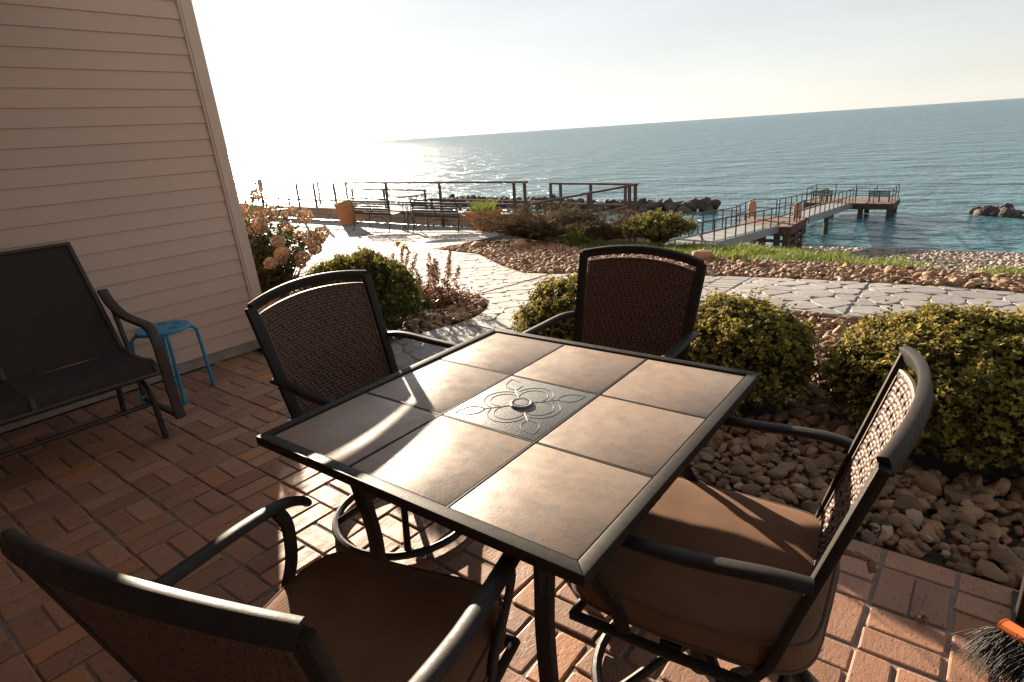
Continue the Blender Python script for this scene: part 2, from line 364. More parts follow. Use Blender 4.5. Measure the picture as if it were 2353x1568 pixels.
# ------------------------------------------------------------------ setting: ground, lake
EDGE = [(-60, 11.3), (-8.2, 11.3), (-7.0, 10.8), (-6.2, 9.6), (-5.5, 8.9), (-4.6, 8.7), (-3.6, 8.6), (-2.45, 8.45), (-1.55, 8.0), (-0.82, 7.7), (-0.14, 7.28), (0.4, 6.98), (1.6, 6.5), (4, 6.2), (60, 6.2)]
ex = np.array([q[0] for q in EDGE]); ey = np.array([q[1] for q in EDGE])
def terrain_z(x, y):
    e = np.interp(x, ex, ey); base = gzn(x, np.minimum(y, e))-0.07
    eb = 8.0+0.2*(x+6); wq = np.clip((y-e)/14, 0, 1); d = np.where(y <= e, y-e, y-(e*(1-wq)+eb*wq))
    prof_d = np.array([0, 0.25, 1.0, 3.0, 15.0, 27.0, 32.5, 34.0, 60, 400]); prof_z = np.array([0, -0.10, -0.5, -1.3, -4.7, -5.75, -6.38, -6.55, -9, -20])
    k = np.interp(d, prof_d, prof_z); tgt = k
    w = np.clip(d/12, 0, 1)
    return np.where(d <= 0, base, base*(1-w)+k)
xs = np.concatenate([np.linspace(-60, -12, 25)[:-1], np.linspace(-12, 4, 65)[:-1], np.linspace(4, 60, 24)])
ys = np.concatenate([np.linspace(-12, 5.5, 20)[:-1], np.linspace(5.5, 13, 46)[:-1], np.linspace(13, 46, 80)[:-1], np.linspace(46, 130, 14)])
X, Y = np.meshgrid(xs, ys); Z = terrain_z(X, Y)
Z = Z+np.where(Y > np.interp(X, ex, ey)+1, rng.normal(0, 0.02, Z.shape), 0)
ny, nx = X.shape; idx = np.arange(nx*ny).reshape(ny, nx)
F = np.stack([idx[:-1, :-1], idx[:-1, 1:], idx[1:, 1:], idx[1:, :-1]], -1).reshape(-1, 4)
me = arr_mesh('ground', np.stack([X, Y, Z], -1), F); smooth(me)
me.materials.append(MATS['bank']); me.materials.append(MATS['beach'])
cy_ = (Y[:-1, :-1]-np.interp(X[:-1, :-1], ex, ey)).ravel(); me.polygons.foreach_set('material_index', (cy_ > 6).astype(np.int32))
tag(mobj('ground', me, None), kind='structure')
LAKE_Z = -6.4
lk = MB()
gx = [-30000, -3000, -400, 400, 3000, 30000]; gy = [36, 200, 1000, 6000, 45000]
V = [(x, y, LAKE_Z) for y in gy for x in gx]; nn = len(gx)
lk.add(V, [(j*nn+i, j*nn+i+1, (j+1)*nn+i+1, (j+1)*nn+i) for j in range(len(gy)-1) for i in range(nn-1)])
tag(lk.build('lake', 'lake_water', sm=False), kind='structure')
# beach pebbles
TV, TF = ico(1)
pebs = []
for k in range(3):
    w = TV*np.array([1, 0.75, 0.5])*(1+0.2*rng.normal(size=(len(TV), 1)))
    n = 2600; px = rng.uniform(-11, 4.5, n); py = rng.uniform(22, 41.2, n); pz = terrain_z(px, py)
    pebs.append(scatter(w, TF, np.stack([px, py, pz+0.02], 1), np.tile([[0, 0, 1.0]], (n, 1))+rng.normal(0, 0.2, (n, 3)), rng.uniform(0.05, 0.14, n)*rng.choice([1, 1, 1.5], n)))
v, f, r = cat(pebs); me = smooth(arr_mesh('pebbles', v, f, r))
tag(mobj('pebbles', me, 'pebble_field'), 'small tan and grey pebbles covering the beach by the water', 'pebbles', kind='stuff')

# ------------------------------------------------------------------ patio of basketweave brick
PX0, PX1, PY0, PY1 = -4.40, 1.6, -1.5, 2.185
pb = MB(); pb.box(((PX0+PX1)/2, (PY0+PY1)/2, -0.06), (PX1-PX0, PY1-PY0-0.006, 0.106))
patio = tag(pb.build('patio', 'mortar', sm=False), kind='structure')
MOD, GX, GY = 0.212, -2.893, 0.591
def brick_mesh(l, w, seed):
    r = random.Random(seed); B = MB(); h = 0.05; bv = 0.005
    rings = []
    for z, ins in ((-h, 0.0), (-bv, 0.0), (-bv*0.3, bv*0.35), (0.0, bv*1.2)):
        pts = []
        x, y = l/2-ins, w/2-ins; cr = 0.006
        for sx, sy in ((-1, -1), (1, -1), (1, 1), (-1, 1)):
            c1 = (sx*(x-(cr if sx*sy < 0 else 0)), sy*(y-(0 if sx*sy < 0 else cr))); c2 = (sx*(x-(0 if sx*sy < 0 else cr)), sy*(y-(cr if sx*sy < 0 else 0)))
            pr = (c1, c2) if True else None
            pts += [c1, c2]
        rings.append((z, pts))
    jit = [(r.uniform(-.0036, .003), r.uniform(-.0036, .003)) for _ in range(8)]
    V = []
    for z, pts in rings: V += [(a[0]+j[0], a[1]+j[1], z) for a, j in zip(pts, jit)]
    order = sorted(range(8), key=lambda i: math.atan2(rings[0][1][i][1], rings[0][1][i][0])); V2 = []
    for k in range(4): V2 += [V[k*8+i] for i in order]
    F = []
    for k in range(3):
        for i in range(8): F.append((k*8+i, k*8+(i+1) % 8, (k+1)*8+(i+1) % 8, (k+1)*8+i))
    V2.append((0, 0, 0.0)); F += [(24+i, 24+(i+1) % 8, 32) for i in range(8)]
    me = bpy.data.meshes.new('brick'); me.from_pydata(V2, [], F); me.materials.append(MATS['brick'])
    for p_ in me.polygons: p_.use_smooth = False
    return me
BL, BW = 0.2015, 0.0965
bm_long = [brick_mesh(BL, BW, s) for s in range(10)]; bm_sq = [brick_mesh(BW, BW, 30+s) for s in range(3)]
bricks = []
i0, i1 = math.floor((PY0-GY)/MOD), 7; j0, j1 = math.floor((PX0-GX)/MOD), math.ceil((PX1-GX)/MOD)
for i in range(i0, i1):
    for j in range(j0, j1):
        cx, cy = GX+(j+.5)*MOD, GY+(i+.5)*MOD
        for s in (-1, 1):
            if (i+j) % 2 == 0: bricks.append((cx, cy+s*MOD/4, 0.0))
            else: bricks.append((cx+s*MOD/4, cy, math.pi/2))
for j in range(j0, j1): bricks.append((GX+(j+.5)*MOD, GY+7*MOD+MOD/4, 0.0))
bricks = [b for b in bricks if PX0+0.05 < b[0] < PX1-0.06 and PY0+0.06 < b[1]]
def bvis(b):
    d = Vector((b[0], b[1], -CAM_H)); z = d.dot(fw)
    if z < 0.3: return -1
    x, y = d.dot(rt)/z*1395, d.dot(up)/z*1395
    inn = abs(x) < 1290 and abs(y) < 900
    return 1/z if inn else -1
bricks.sort(key=bvis, reverse=True)
rb = random.Random(5)
fV, fF, fR, nv_ = [], [], [], 0
for k, (x, y, a) in enumerate(bricks):
    me = rb.choice(bm_long); a2 = a+rb.gauss(0, 0.012)+(math.pi if rb.random() < .5 else 0)
    loc = (x+rb.gauss(0, .0016), y+rb.gauss(0, .0016), rb.gauss(-0.001, 0.0016)); tl = (rb.gauss(0, .006), rb.gauss(0, .006))
    if k < 300:
        o = bpy.data.objects.new('brick', me); o.location = loc; o.rotation_euler = (tl[0], tl[1], a2); link(o, patio)
    else:
        M = Matrix.Translation(loc)@Matrix.Rotation(a2, 4, 'Z'); q = rb.random()
        for v in me.vertices: fV.append(tuple(M@v.co))
        for p_ in me.polygons:
            vs = [i+nv_ for i in p_.vertices]
            if len(vs) == 3: vs = vs+[vs[2]]
            fF.append(vs); fR.append(q)
        nv_ += len(me.vertices)
me = bpy.data.meshes.new('far_bricks'); me.from_pydata(fV, [], [tuple(dict.fromkeys(q)) for q in fF])
a = me.attributes.new('rnd', 'FLOAT', 'FACE'); a.data.foreach_set('value', fR)
tag(mobj('far_bricks', smooth(me, False), 'brick_field', patio), kind='stuff')

# ------------------------------------------------------------------ stamped stone path and terrace
stones = []                                     # (polygon, kind)
def voronoi(region, spacing, seed, aniso=(1.25, 0.85)):
    r = np.random.default_rng(seed); ax, ay = spacing*aniso[0], spacing*aniso[1]
    x0, x1 = min(q[0] for q in region)-1, max(q[0] for q in region)+1; y0, y1 = min(q[1] for q in region)-1, max(q[1] for q in region)+1
    P = []
    for j in range(int((y1-y0)/ay)+1):
        for i in range(int((x1-x0)/ax)+1):
            P.append((x0+(i+(0.5 if j % 2 else 0)+r.uniform(-.34, .34))*ax, y0+(j+r.uniform(-.34, .34))*ay))
    P = np.array(P)
    for k, c in enumerate(P):
        d = np.hypot(*(P-c).T); nb = np.argsort(d)[1:16]
        if d[nb[0]] > 5: continue
        poly = list(region)
        for n in nb:
            q = P[n]; mx, my = (c+q)/2; vx, vy = q-c; l = math.hypot(vx, vy); vx, vy = vx/l, vy/l
            poly = clip_half(poly, vx, vy, mx*vx+my*vy-0.0022)
            if len(poly) < 3: break
        if len(poly) >= 3 and abs(poly_area(poly)) > 0.004: stones.append((poly, 's'))
YP0, YP1 = 4.97, 6.22
regs = [
 [(-0.80, 5.0), (0.3, 5.18), (1.9, 5.3), (1.9, YP1), (-0.822, YP1)],
 [(-1.84, YP0), (-0.82, 5.0), (-0.84, YP1), (-1.87, YP1)],
 [(-3.42, 3.50), (-2.74, 3.50), (-2.68, 4.3), (-2.52, 4.72), (-2.12, YP0), (-2.15, 6.18), (-2.9, 6.12), (-3.71, 5.94), (-4.02, 5.80), (-4.05, 4.50), (-3.75, 4.31), (-3.52, 3.99), (-3.40, 3.67)],
 [(-3.58, 2.20), (-2.6, 2.20), (-2.72, 3.46), (-3.44, 3.46), (-3.54, 3.02)],
 [(-4.09, 4.50), (-4.06, 5.78), (-4.45, 5.74), (-5.16, 6.17), (-6.28, 7.01), (-7.64, 7.40), (-7.72, 4.62), (-4.9, 4.60), (-4.5, 4.56)],
 [(-7.76, 4.62), (-7.70, 8.0), (-7.9, 9.4), (-7.95, 10.95), (-13.0, 10.95), (-13.0, 4.6)],
 [(-13.04, 4.6), (-13.04, 10.95), (-24.0, 10.95), (-24.0, 4.6)],
]
for k, rg in enumerate(regs): voronoi(rg if poly_area(rg) > 0 else rg[::-1], 0.235 if k < 5 else 0.36, 100+k)
for k in range(12):                             # the stacked brick band across the walk
    y = YP0+k*(YP1-YP0)/12; x0, x1 = -2.11+(-0.035*k/12), -1.86-0.02*k/12
    stones.append(([(x0, y+.006), (x1, y+.006), (x1, y+(YP1-YP0)/12-.006), (x0, y+(YP1-YP0)/12-.006)], 'b'))
base = [(-3.6, 2.19), (-2.58, 2.19), (-2.66, 4.3), (-2.5, 4.72), (-2.1, 4.955), (-0.8, 4.985), (0.3, 5.165), (1.92, 5.285), (1.92, 6.235), (-2.15, 6.2), (-2.9, 6.135), (-3.71, 5.955), (-4.06, 5.80), (-4.45, 5.755), (-5.16, 6.185), (-6.28, 7.025), (-7.62, 7.42), (-7.68, 8.0), (-7.88, 9.4), (-7.93, 10.97), (-24.02, 10.97), (-24.02, 4.585), (-4.9, 4.585), (-4.5, 4.54), (-4.07, 4.485), (-3.76, 4.295), (-3.53, 3.98), (-3.41, 3.67), (-3.46, 3.3), (-3.55, 3.02)]
def sheet(name, poly, dz, mt, h=0.12, cut=0.5):
    bm = bmesh.new(); vs = [bm.verts.new((q[0], q[1], 0)) for q in poly]; f = bm.faces.new(vs)
    if f.normal.z < 0: f.normal_flip()
    xs_ = [q[0] for q in poly]; ys_ = [q[1] for q in poly]
    for lo, hi, nrm in ((min(xs_), max(xs_), (1, 0, 0)), (min(ys_), max(ys_), (0, 1, 0))):
        c = lo+cut
        while c < hi:
            bmesh.ops.bisect_plane(bm, geom=bm.verts[:]+bm.edges[:]+bm.faces[:], plane_co=tuple(c*q for q in nrm), plane_no=nrm); c += cut
    bmesh.ops.triangulate(bm, faces=[f_ for f_ in bm.faces if len(f_.verts) > 4])
    bm.normal_update()
    r = bmesh.ops.extrude_face_region(bm, geom=bm.faces[:])
    low = {v for v in r['geom'] if isinstance(v, bmesh.types.BMVert)}
    for v in bm.verts: v.co.z = gz(v.co.x, v.co.y)+dz-(h if v in low else 0)
    bmesh.ops.recalc_face_normals(bm, faces=bm.faces)
    me = bpy.data.meshes.new(name); bm.to_mesh(me); bm.free(); return mobj(name, me, mt)
path = tag(sheet('path', base, -0.0065, 'joint'), kind='structure')
def stone_geom(poly, kind, r):
    pts = [poly[0]]
    for q in poly[1:]:
        if math.hypot(q[0]-pts[-1][0], q[1]-pts[-1][1]) > 0.006: pts.append(q)
    if math.hypot(pts[0][0]-pts[-1][0], pts[0][1]-pts[-1][1]) < 0.006: pts.pop()
    if len(pts) < 3: return None
    if kind == 's':                              # soften the corners
        q = []
        n = len(pts)
        for i in range(n):
            a, b, c = Vector(pts[i-1]), Vector(pts[i]), Vector(pts[(i+1) % n]); ka = min(0.28, 0.05/max((a-b).length, 1e-3)); kc = min(0.28, 0.05/max((c-b).length, 1e-3))
            q += [tuple(b+(a-b)*ka), tuple(b+(c-b)*kc)]
            md = (b+c)/2
            if (c-b).length > .12: q.append(tuple(md+Vector((r.uniform(-.006, .006), r.uniform(-.006, .006)))))
        pts = q
    n = len(pts); cx, cy = sum(q[0] for q in pts)/n, sum(q[1] for q in pts)/n; dz = r.uniform(-.003, .003); V = []
    for ins, z in ((0.0, -0.03), (0.0, -0.0055), (0.007, 0.0)):
        for q in pts:
            d = math.hypot(q[0]-cx, q[1]-cy); k = max(0.2, 1-ins/max(d, 0.02)); x, y = cx+(q[0]-cx)*k, cy+(q[1]-cy)*k
            V.append((x, y, gz(x, y)+z+dz))
    V.append((cx, cy, gz(cx, cy)+dz+0.0006))
    F = [(k*n+i, k*n+(i+1) % n, (k+1)*n+(i+1) % n, (k+1)*n+i) for k in range(2) for i in range(n)]+[(2*n+i, 2*n+(i+1) % n, 3*n) for i in range(n)]
    return V, F, (cx, cy)
rs = random.Random(11); G = []
for poly, kind in stones:
    if poly_area(poly) < 0: poly = poly[::-1]
    g_ = stone_geom(poly, kind, rs)
    if g_: G.append((*g_, kind))
G.sort(key=lambda q: bvis((q[2][0], q[2][1])), reverse=True)
fB = MB(); fr = []
for k, (V, F, c, kind) in enumerate(G):
    if k < 300:
        me = bpy.data.meshes.new('flagstone'); me.from_pydata([(v[0]-c[0], v[1]-c[1], v[2]) for v in V], [], F); me.materials.append(MATS['flagstone'])
        o = bpy.data.objects.new('flagstone' if kind == 's' else 'border_brick', me); o.location = (c[0], c[1], 0); link(o, path)
    else:
        fB.add(V, F); fr += [rs.random()]*len(F)
me = bpy.data.meshes.new('far_flagstones'); me.from_pydata(fB.v, [], fB.f); a = me.attributes.new('rnd', 'FLOAT', 'FACE'); a.data.foreach_set('value', fr)
tag(mobj('far_flagstones', me, 'flagstone_field', path), kind='stuff')

# ------------------------------------------------------------------ beds of river stone
beds = {
 'near': ([(-2.57, 2.195), (1.9, 2.195), (1.9, 5.27), (0.3, 5.15), (-0.8, 4.975), (-2.1, 4.945), (-2.48, 4.71), (-2.64, 4.3), (-2.69, 3.5)], 0.050, -0.035),
 'side': ([(-4.46, 2.32), (-3.62, 2.195), (-3.57, 3.02), (-3.48, 3.3), (-3.43, 3.67), (-3.55, 3.97), (-3.77, 4.28), (-4.08, 4.47), (-4.5, 4.53), (-4.9, 4.575), (-9.5, 4.575), (-9.5, 2.32)], 0.054, -0.035),
 'far': ([(1.92, 6.25), (-2.15, 6.215), (-2.9, 6.15), (-3.7, 5.97), (-4.06, 5.815), (-4.45, 5.77), (-5.16, 6.20), (-6.28, 7.04), (-7.61, 7.435), (-7.66, 8.0), (-7.0, 8.7), (-5.6, 8.55), (-5.26, 8.05), (-4.82, 7.72), (-2.75, 7.36), (-2.18, 7.4), (-1.44, 7.36), (-0.76, 7.16), (-0.13, 7.0), (0.26, 6.9), (1.92, 6.5)], 0.056, -0.03)}
rocks = [rock_shape(2, s, 0.40, 0.66, 1.0 if s % 3 else 0.6) for s in range(12)]
rock_me = []
for w, f in rocks:
    me = smooth(arr_mesh('stone', w, f)); me.set_sharp_from_angle(angle=R(38)); me.materials.append(MATS['river_stone']); rock_me.append(me)
shrub_keep = [(-0.05, 3.25, 0.40), (-1.02, 3.25, 0.30), (-2.0, 3.35, 0.30), (-3.98, 3.0, 0.32)]
cand = []
for key, (poly, sp, dz) in beds.items():
    bed = tag(sheet('gravel_bed', poly, dz, 'soil', h=0.1, cut=1.0), kind='structure')
    x0, x1 = min(q[0] for q in poly), max(q[0] for q in poly); y0, y1 = min(q[1] for q in poly), max(q[1] for q in poly)
    if key == 'side': x0 = -7.5
    for layer in range(3):
        s = sp*(1.0, 1.2, 1.9)[layer]; gx_, gy_ = np.meshgrid(np.arange(x0, x1, s), np.arange(y0, y1, s))
        px = gx_.ravel()+rng.uniform(-.45, .45, gx_.size)*s; py = gy_.ravel()+rng.uniform(-.45, .45, gx_.size)*s
        ok = inside(poly, px, py)
        for ddx, ddy in ((.035, 0), (-.035, 0), (0, .035), (0, -.035)): ok &= inside(poly, px+ddx, py+ddy)
        for cx, cy, rr in shrub_keep: ok &= np.hypot(px-cx, py-cy) > rr
        px, py = px[ok], py[ok]; n = len(px)
        size = np.clip(rng.lognormal(math.log(0.029), 0.38, n), 0.013, 0.060)*(1.0, 0.9, 1.05)[layer]*(0.88 if key == 'near' else 1.0)
        z = gzn(px, py)+dz+(0.006, 0.022, 0.034)[layer]+rng.uniform(-.008, .008, n)
        for a_ in zip(px, py, z, size): cand.append((key, bed, *a_))
def rvis(q):
    return bvis((q[2], q[3]))*(1.6 if q[0] == 'near' and q[3] < 3.0 else 0.7)*(q[5]/0.05)**0.5
cand.sort(key=rvis, reverse=True)
rest = {}
for k, (key, bed, x, y, z, s) in enumerate(cand):
    sc = (s*random.uniform(.95, 1.35), s*random.uniform(.85, 1.15), s*random.uniform(.85, 1.25))
    if k < 300:
        o = bpy.data.objects.new('stone', random.choice(rock_me)); o.location = (x, y, z); o.scale = sc
        o.rotation_euler = (random.gauss(0, .3), random.gauss(0, .3), random.uniform(0, 6.28)); link(o, bed)
    else: rest.setdefault(bed.name, (bed, []))[1].append((x, y, z, *sc))
for bed, L_ in rest.values():
    A = np.array(L_); ch = rng.integers(0, len(rocks), len(A)); parts = []
    for k in range(len(rocks)):
        q = A[ch == k]
        if len(q): parts.append(scatter(rocks[k][0], rocks[k][1], q[:, :3], np.tile([[0, 0, 1.0]], (len(q), 1))+rng.normal(0, .25, (len(q), 3)), q[:, 3:]))
    v, f, r = cat(parts); me = smooth(arr_mesh('stones', v, f, r)); me.set_sharp_from_angle(angle=R(38)); tag(mobj('stones', me, 'river_stone_field', bed), kind='stuff')
for k, (x, y, s, lb) in enumerate([(-6.95, 7.75, .13, 'flat round rock lying at the juniper side of the far stone bed'), (-6.1, 7.85, .16, 'long flat tan rock set in front of the juniper'), (-2.78, 7.2, .15, 'angular tan rock at the grass edge just right of the far chair')]):
    w, f = rock_shape(3, 60+k, 0.25, 0.55, 0.6); me = smooth(arr_mesh('rock', w*s, f))
    tag(mobj('rock', me, 'river_stone', loc=(x, y, gz(x, y)+s*0.3)), lb, 'rock')

# ------------------------------------------------------------------ house wall with clapboards
house = thing('house', 'tan clapboard house wall with a corner board at left', 'house', (-4.43, 2.2, 0))
hx = 0.02                                       # board plane at world x = -4.41
def lean(z): return 0.07-0.036*z                # inner edge of the corner board (local y)
TOP = 5.2
core = MB(); core.prism([(-5.0, -4.8), (hx-0.03, -4.8), (hx-0.03, -0.10), (-5.0, -0.10)], 0.0, TOP); core.build('wall', 'siding', house, sm=False)
fd = MB(); fd.box((hx-0.012, -2.35, 0.04), (0.02, 4.9, 0.08)); fd.build('foundation', 'foundation', house, sm=False)
zb = 0.08; EXPO = 0.1062; k = 0
while zb < TOP-0.05:
    z1 = zb+EXPO; b = MB(); y0 = -4.8; ya, yb_ = lean(zb)+.004, lean(z1)+.004
    V = [(hx-.02, y0, zb), (hx+.012, y0, zb), (hx+.003, y0, z1+.004), (hx-.02, y0, z1+.004), (hx-.02, ya, zb), (hx+.012, ya, zb), (hx+.003, yb_, z1+.004), (hx-.02, yb_, z1+.004)]
    b.add(V, [(0, 1, 2, 3), (7, 6, 5, 4), (1, 5, 6, 2), (0, 4, 5, 1), (3, 2, 6, 7), (0, 3, 7, 4)]); b.build('siding_board', 'siding', house, sm=False, bevel=0.0015, seg=1)
    if k < 44:
        b = MB(); yo = 0.085-0.036*(zb+.05)+0.0
        b.box((-2.6, yo-.002, zb+EXPO/2), (5.18, 0.02, EXPO-.004)); b.build('siding_board', 'siding', house, sm=False)
    zb = z1; k += 1
tr = MB()                                       # corner board: two legs with a small bead
def lean_box(x0, x1, d0, d1, z0, z1):
    V = []
    for z in (z0, z1):
        o_ = lean(z); V += [(x0, o_+d0, z), (x1, o_+d0, z), (x1, o_+d1, z), (x0, o_+d1, z)]
    return V, [(3, 2, 1, 0), (4, 5, 6, 7), (0, 1, 5, 4), (1, 2, 6, 5), (2, 3, 7, 6), (3, 0, 4, 7)]
tr.add(*lean_box(hx-.05, hx+.022, 0.0, 0.10, 0.0, TOP)); c1 = tr.build('corner_board', 'siding_trim', house, sm=False, bevel=0.003)
tr = MB(); tr.add(*lean_box(hx+.0225, hx+.027, 0.018, 0.030, 0.0, TOP)); tr.build('bead', 'siding_trim', c1, sm=False)
rf = MB(); rf.box((-2.4, -2.4, TOP+0.1), (5.6, 5.4, 0.2)); rf.build('roof', 'roof', house, sm=False)

# unseen rear wall and porch roof, inferred from dark patio, sized to block sky
b = MB(); b.box((3.2, -3.75, 1.35), (6.3, .2, 2.7)); b.build('unseen_rear_wall', 'siding', house, sm=False)
b = MB(); b.box((3.2, -2.55, 2.80), (6.3, 3.2, .16)); b.build('unseen_porch_roof', 'siding_trim', house, sm=False)

# ------------------------------------------------------------------ dining table
TW, TD, TH = 1.06, 1.085, 0.72
tbl = thing('dining_table', 'square patio table with eight stone tiles and an embossed centre panel', 'table', (-1.028, 1.281, 0), R(1.4))
fwid = 0.031
fr_ = MB()
ox, oy = TW/2, TD/2; ix, iy = ox-fwid, oy-fwid
for (a, b, c_, d_) in (((-ox, -oy), (ox, -oy), (ix, -iy), (-ix, -iy)), ((ox, -oy), (ox, oy), (ix, iy), (ix, -iy)), ((ox, oy), (-ox, oy), (-ix, iy), (ix, iy)), ((-ox, oy), (-ox, -oy), (-ix, -iy), (-ix, iy))):
    fb = MB(); fb.prism([a, b, c_, d_], TH-.029, TH); fb.build('frame_rail', 'bronze', tbl, bevel=0.0035)
ub = MB(); ub.box((0, 0, TH-.0255), (ix*2+.01, iy*2+.01, 0.007)); ub.build('table_deck', 'bronze', tbl, sm=False)
tx, ty = ix*2/3, iy*2/3
for i in (-1, 0, 1):
    for j in (-1, 0, 1):
        w, d = tx-.010, ty-.010
        b = MB(); b.box((i*tx, j*ty, TH-.0135), (w, d, 0.017))
        if i == 0 and j == 0: panel = b.build('centre_panel', 'table_panel', tbl, bevel=0.002)
        else: b.build('tile', 'table_tile', tbl, bevel=0.0018)
for s in (-.5, .5):                              # bronze strips between the tiles
    b = MB(); b.box((s*tx, 0, TH-.0125), (0.0052, iy*2, 0.017)); b.build('divider', 'bronze', tbl, sm=False)
    b = MB(); b.box((0, s*ty, TH-.0135), (ix*2, 0.0052, 0.017)); b.build('divider', 'bronze', tbl, sm=False)
zt = TH-.0048
def relief(pts, r=0.0013, closed=False):
    b = MB(); b.sweep([(q[0], q[1], zt) for q in pts], oval(r, 0.0009, 6), closed=closed); b.build('relief', 'table_relief', panel)
def petal(ang, r0, r1, w, n=14, plate=True):
    P_ = []
    for s in (1, -1):
        for k in range(n+1):
            t_ = k/n if s == 1 else 1-k/n; rr = r0+(r1-r0)*t_; hw = w*math.sin(math.pi*t_**0.85)*s
            P_.append((rr*math.cos(ang)-hw*math.sin(ang), rr*math.sin(ang)+hw*math.cos(ang)))
    relief(P_[:n+1]); relief(P_[n+1:])
for k in range(4):
    a = math.pi/4+k*math.pi/2
    petal(a, 0.108, 0.196, 0.026)
    relief([(0.035*math.cos(a), 0.035*math.sin(a)), (0.115*math.cos(a), 0.115*math.sin(a))], 0.002)
    a2 = k*math.pi/2
    relief([(math.cos(a2)*0.062+0.044*math.cos(u_), math.sin(a2)*0.062+0.044*math.sin(u_)) for u_ in [2*math.pi*q/26 for q in range(26)]], closed=True)
    relief([(math.cos(a2)*0.066+0.060*math.cos(u_), math.sin(a2)*0.066+0.060*math.sin(u_)) for u_ in [a2-1.5+3.0*q/20 for q in range(21)]])
b = MB(); b.lathe([(0.0005, zt-.002), (0.034, zt-.002), (0.035, zt+.004), (0.031, zt+.0068), (0.026, zt+.0060), (0.0245, zt+.0035), (0.0005, zt+.0035)], seg=32, cap=False); b.build('umbrella_hole_cap', 'table_panel', tbl)
b = MB(); b.lathe([(0.0005, zt+.0036), (0.022, zt+.0036), (0.021, zt+.0062), (0.0005, zt+.0066)], seg=28, cap=False); b.build('cap_button', 'table_panel', tbl)
for sx in (-1, 1):
    for sy in (-1, 1):
        lx, ly = sx*.318, sy*.372
        b = MB(); b.sweep(bez([(lx, ly, TH-.03), (lx, ly, 0.5), (lx-sx*.012, ly-sy*.008, 0.30), (lx+sx*.02, ly+sy*.02, 0.0)], 8), rrect(0.046, 0.026), (0, 1, 0)); lg = b.build('leg', 'bronze', tbl)
        for dx, dy in ((sx*.165, 0), (0, sy*.125), (sx*.15, sy*.115)):
            b = MB(); b.sweep(bez([(lx+dx*.08, ly+dy*.08, TH-.26), (lx+dx*.16, ly+dy*.16, TH-.15), (lx+dx*.45, ly+dy*.45, TH-.075), (lx+dx, ly+dy, TH-.031)], 6), rrect(0.034, 0.010, .003), (dx, dy, .1)); b.build('bracket', 'bronze', lg)
    b = MB(); b.box((sx*.318, 0, TH-.045), (0.024, .70, 0.030)); b.build('apron', 'bronze', tbl, sm=False, bevel=.002)
for sy in (-1, 1):
    b = MB(); b.box((0, sy*.372, TH-.045), (.60, 0.022, 0.030)); b.build('apron', 'bronze', tbl, sm=False, bevel=.002)

# ------------------------------------------------------------------ swivel dining chairs
def back_pt(s, h, off=0.0):
    """s across -1..1, h height in m; the back leans and is slightly dished"""
    hw = 0.238+(h-0.42)*0.056
    y = -0.212-(h-0.42)*0.285-0.030*(1-s*s)*min(1, (h-.36)/.2)
    return Vector((s*hw, y+off, h))
def arch(s, base): return base+0.027*(1-s*s)
HT = 0.936
def weave_mesh():
    B_V = []; B_F = []; n = 0
    def strand(P, wv, nrm, w, th):
        nonlocal n
        k = len(P)
        for q, a, c in zip(P, wv, nrm): B_V.extend([q-a*w, q-a*w*.45+c*th, q+a*w*.45+c*th, q+a*w, q-c*th*.5])
        for i in range(k-1):
            for j in range(5): B_F.append((n+i*5+j, n+i*5+(j+1) % 5, n+(i+1)*5+(j+1) % 5, n+(i+1)*5+j))
        n += k*5
    S = 0.945; NV = 20; rows = 42; h0 = 0.40
    nb = Vector((0, -1, -0.285)).normalized()
    def pt(s, tt): return back_pt(s, h0+(arch(s, HT-0.038)-h0)*tt)
    for r_ in range(rows):
        tt = (r_+.5)/rows; P = []; wv = []; nr = []
        m_ = NV*3
        for i in range(m_+1):
            s = -S+2*S*i/m_; q = pt(s, tt); ph = math.cos(2*math.pi*(i/3.0)+0)*(1 if ((r_//2) % 2) else -1)
            amp = 0.0026; P.append(q+nb*(amp*ph)); wv.append((pt(s, tt+.004)-pt(s, tt-.004)).normalized()); nr.append(nb)
        strand(P, wv, nr, 0.0096, 0.0036)
    for v in range(NV):
        for d in (-1, 1):
            P = []; wv = []; nr = []
            for i in range(rows+1):
                tt = i/rows; s = -S+2*S*(v+.5)/NV+d*0.0155; q = pt(s, tt)
                ph = math.cos(math.pi*(i-1)/2.0); amp = 0.0030
                P.append(q+nb*(amp*ph*(1 if v % 2 else -1)*-1)); wv.append(Vector((1, 0, 0))); nr.append(nb)
            strand(P, wv, nr, 0.0040, 0.0026)
    me = bpy.data.meshes.new('woven_panel'); me.from_pydata([tuple(v) for v in B_V], [], B_F); smooth(me); return me
W_ME = weave_mesh()
def edge_roll():
    b = MB(); P = []
    S = 0.95
    P += [back_pt(-S, 0.40+k*(arch(-S, HT-.038)-.40)/30) for k in range(30)]
    P += [back_pt(-S+2*S*k/30, arch(-S+2*S*k/30, HT-.038)) for k in range(31)]
    P += [back_pt(S, arch(S, HT-.038)-k*(arch(S, HT-.038)-.40)/30) for k in range(1, 31)]
    b.tube(P, 0.0062, 6); return b
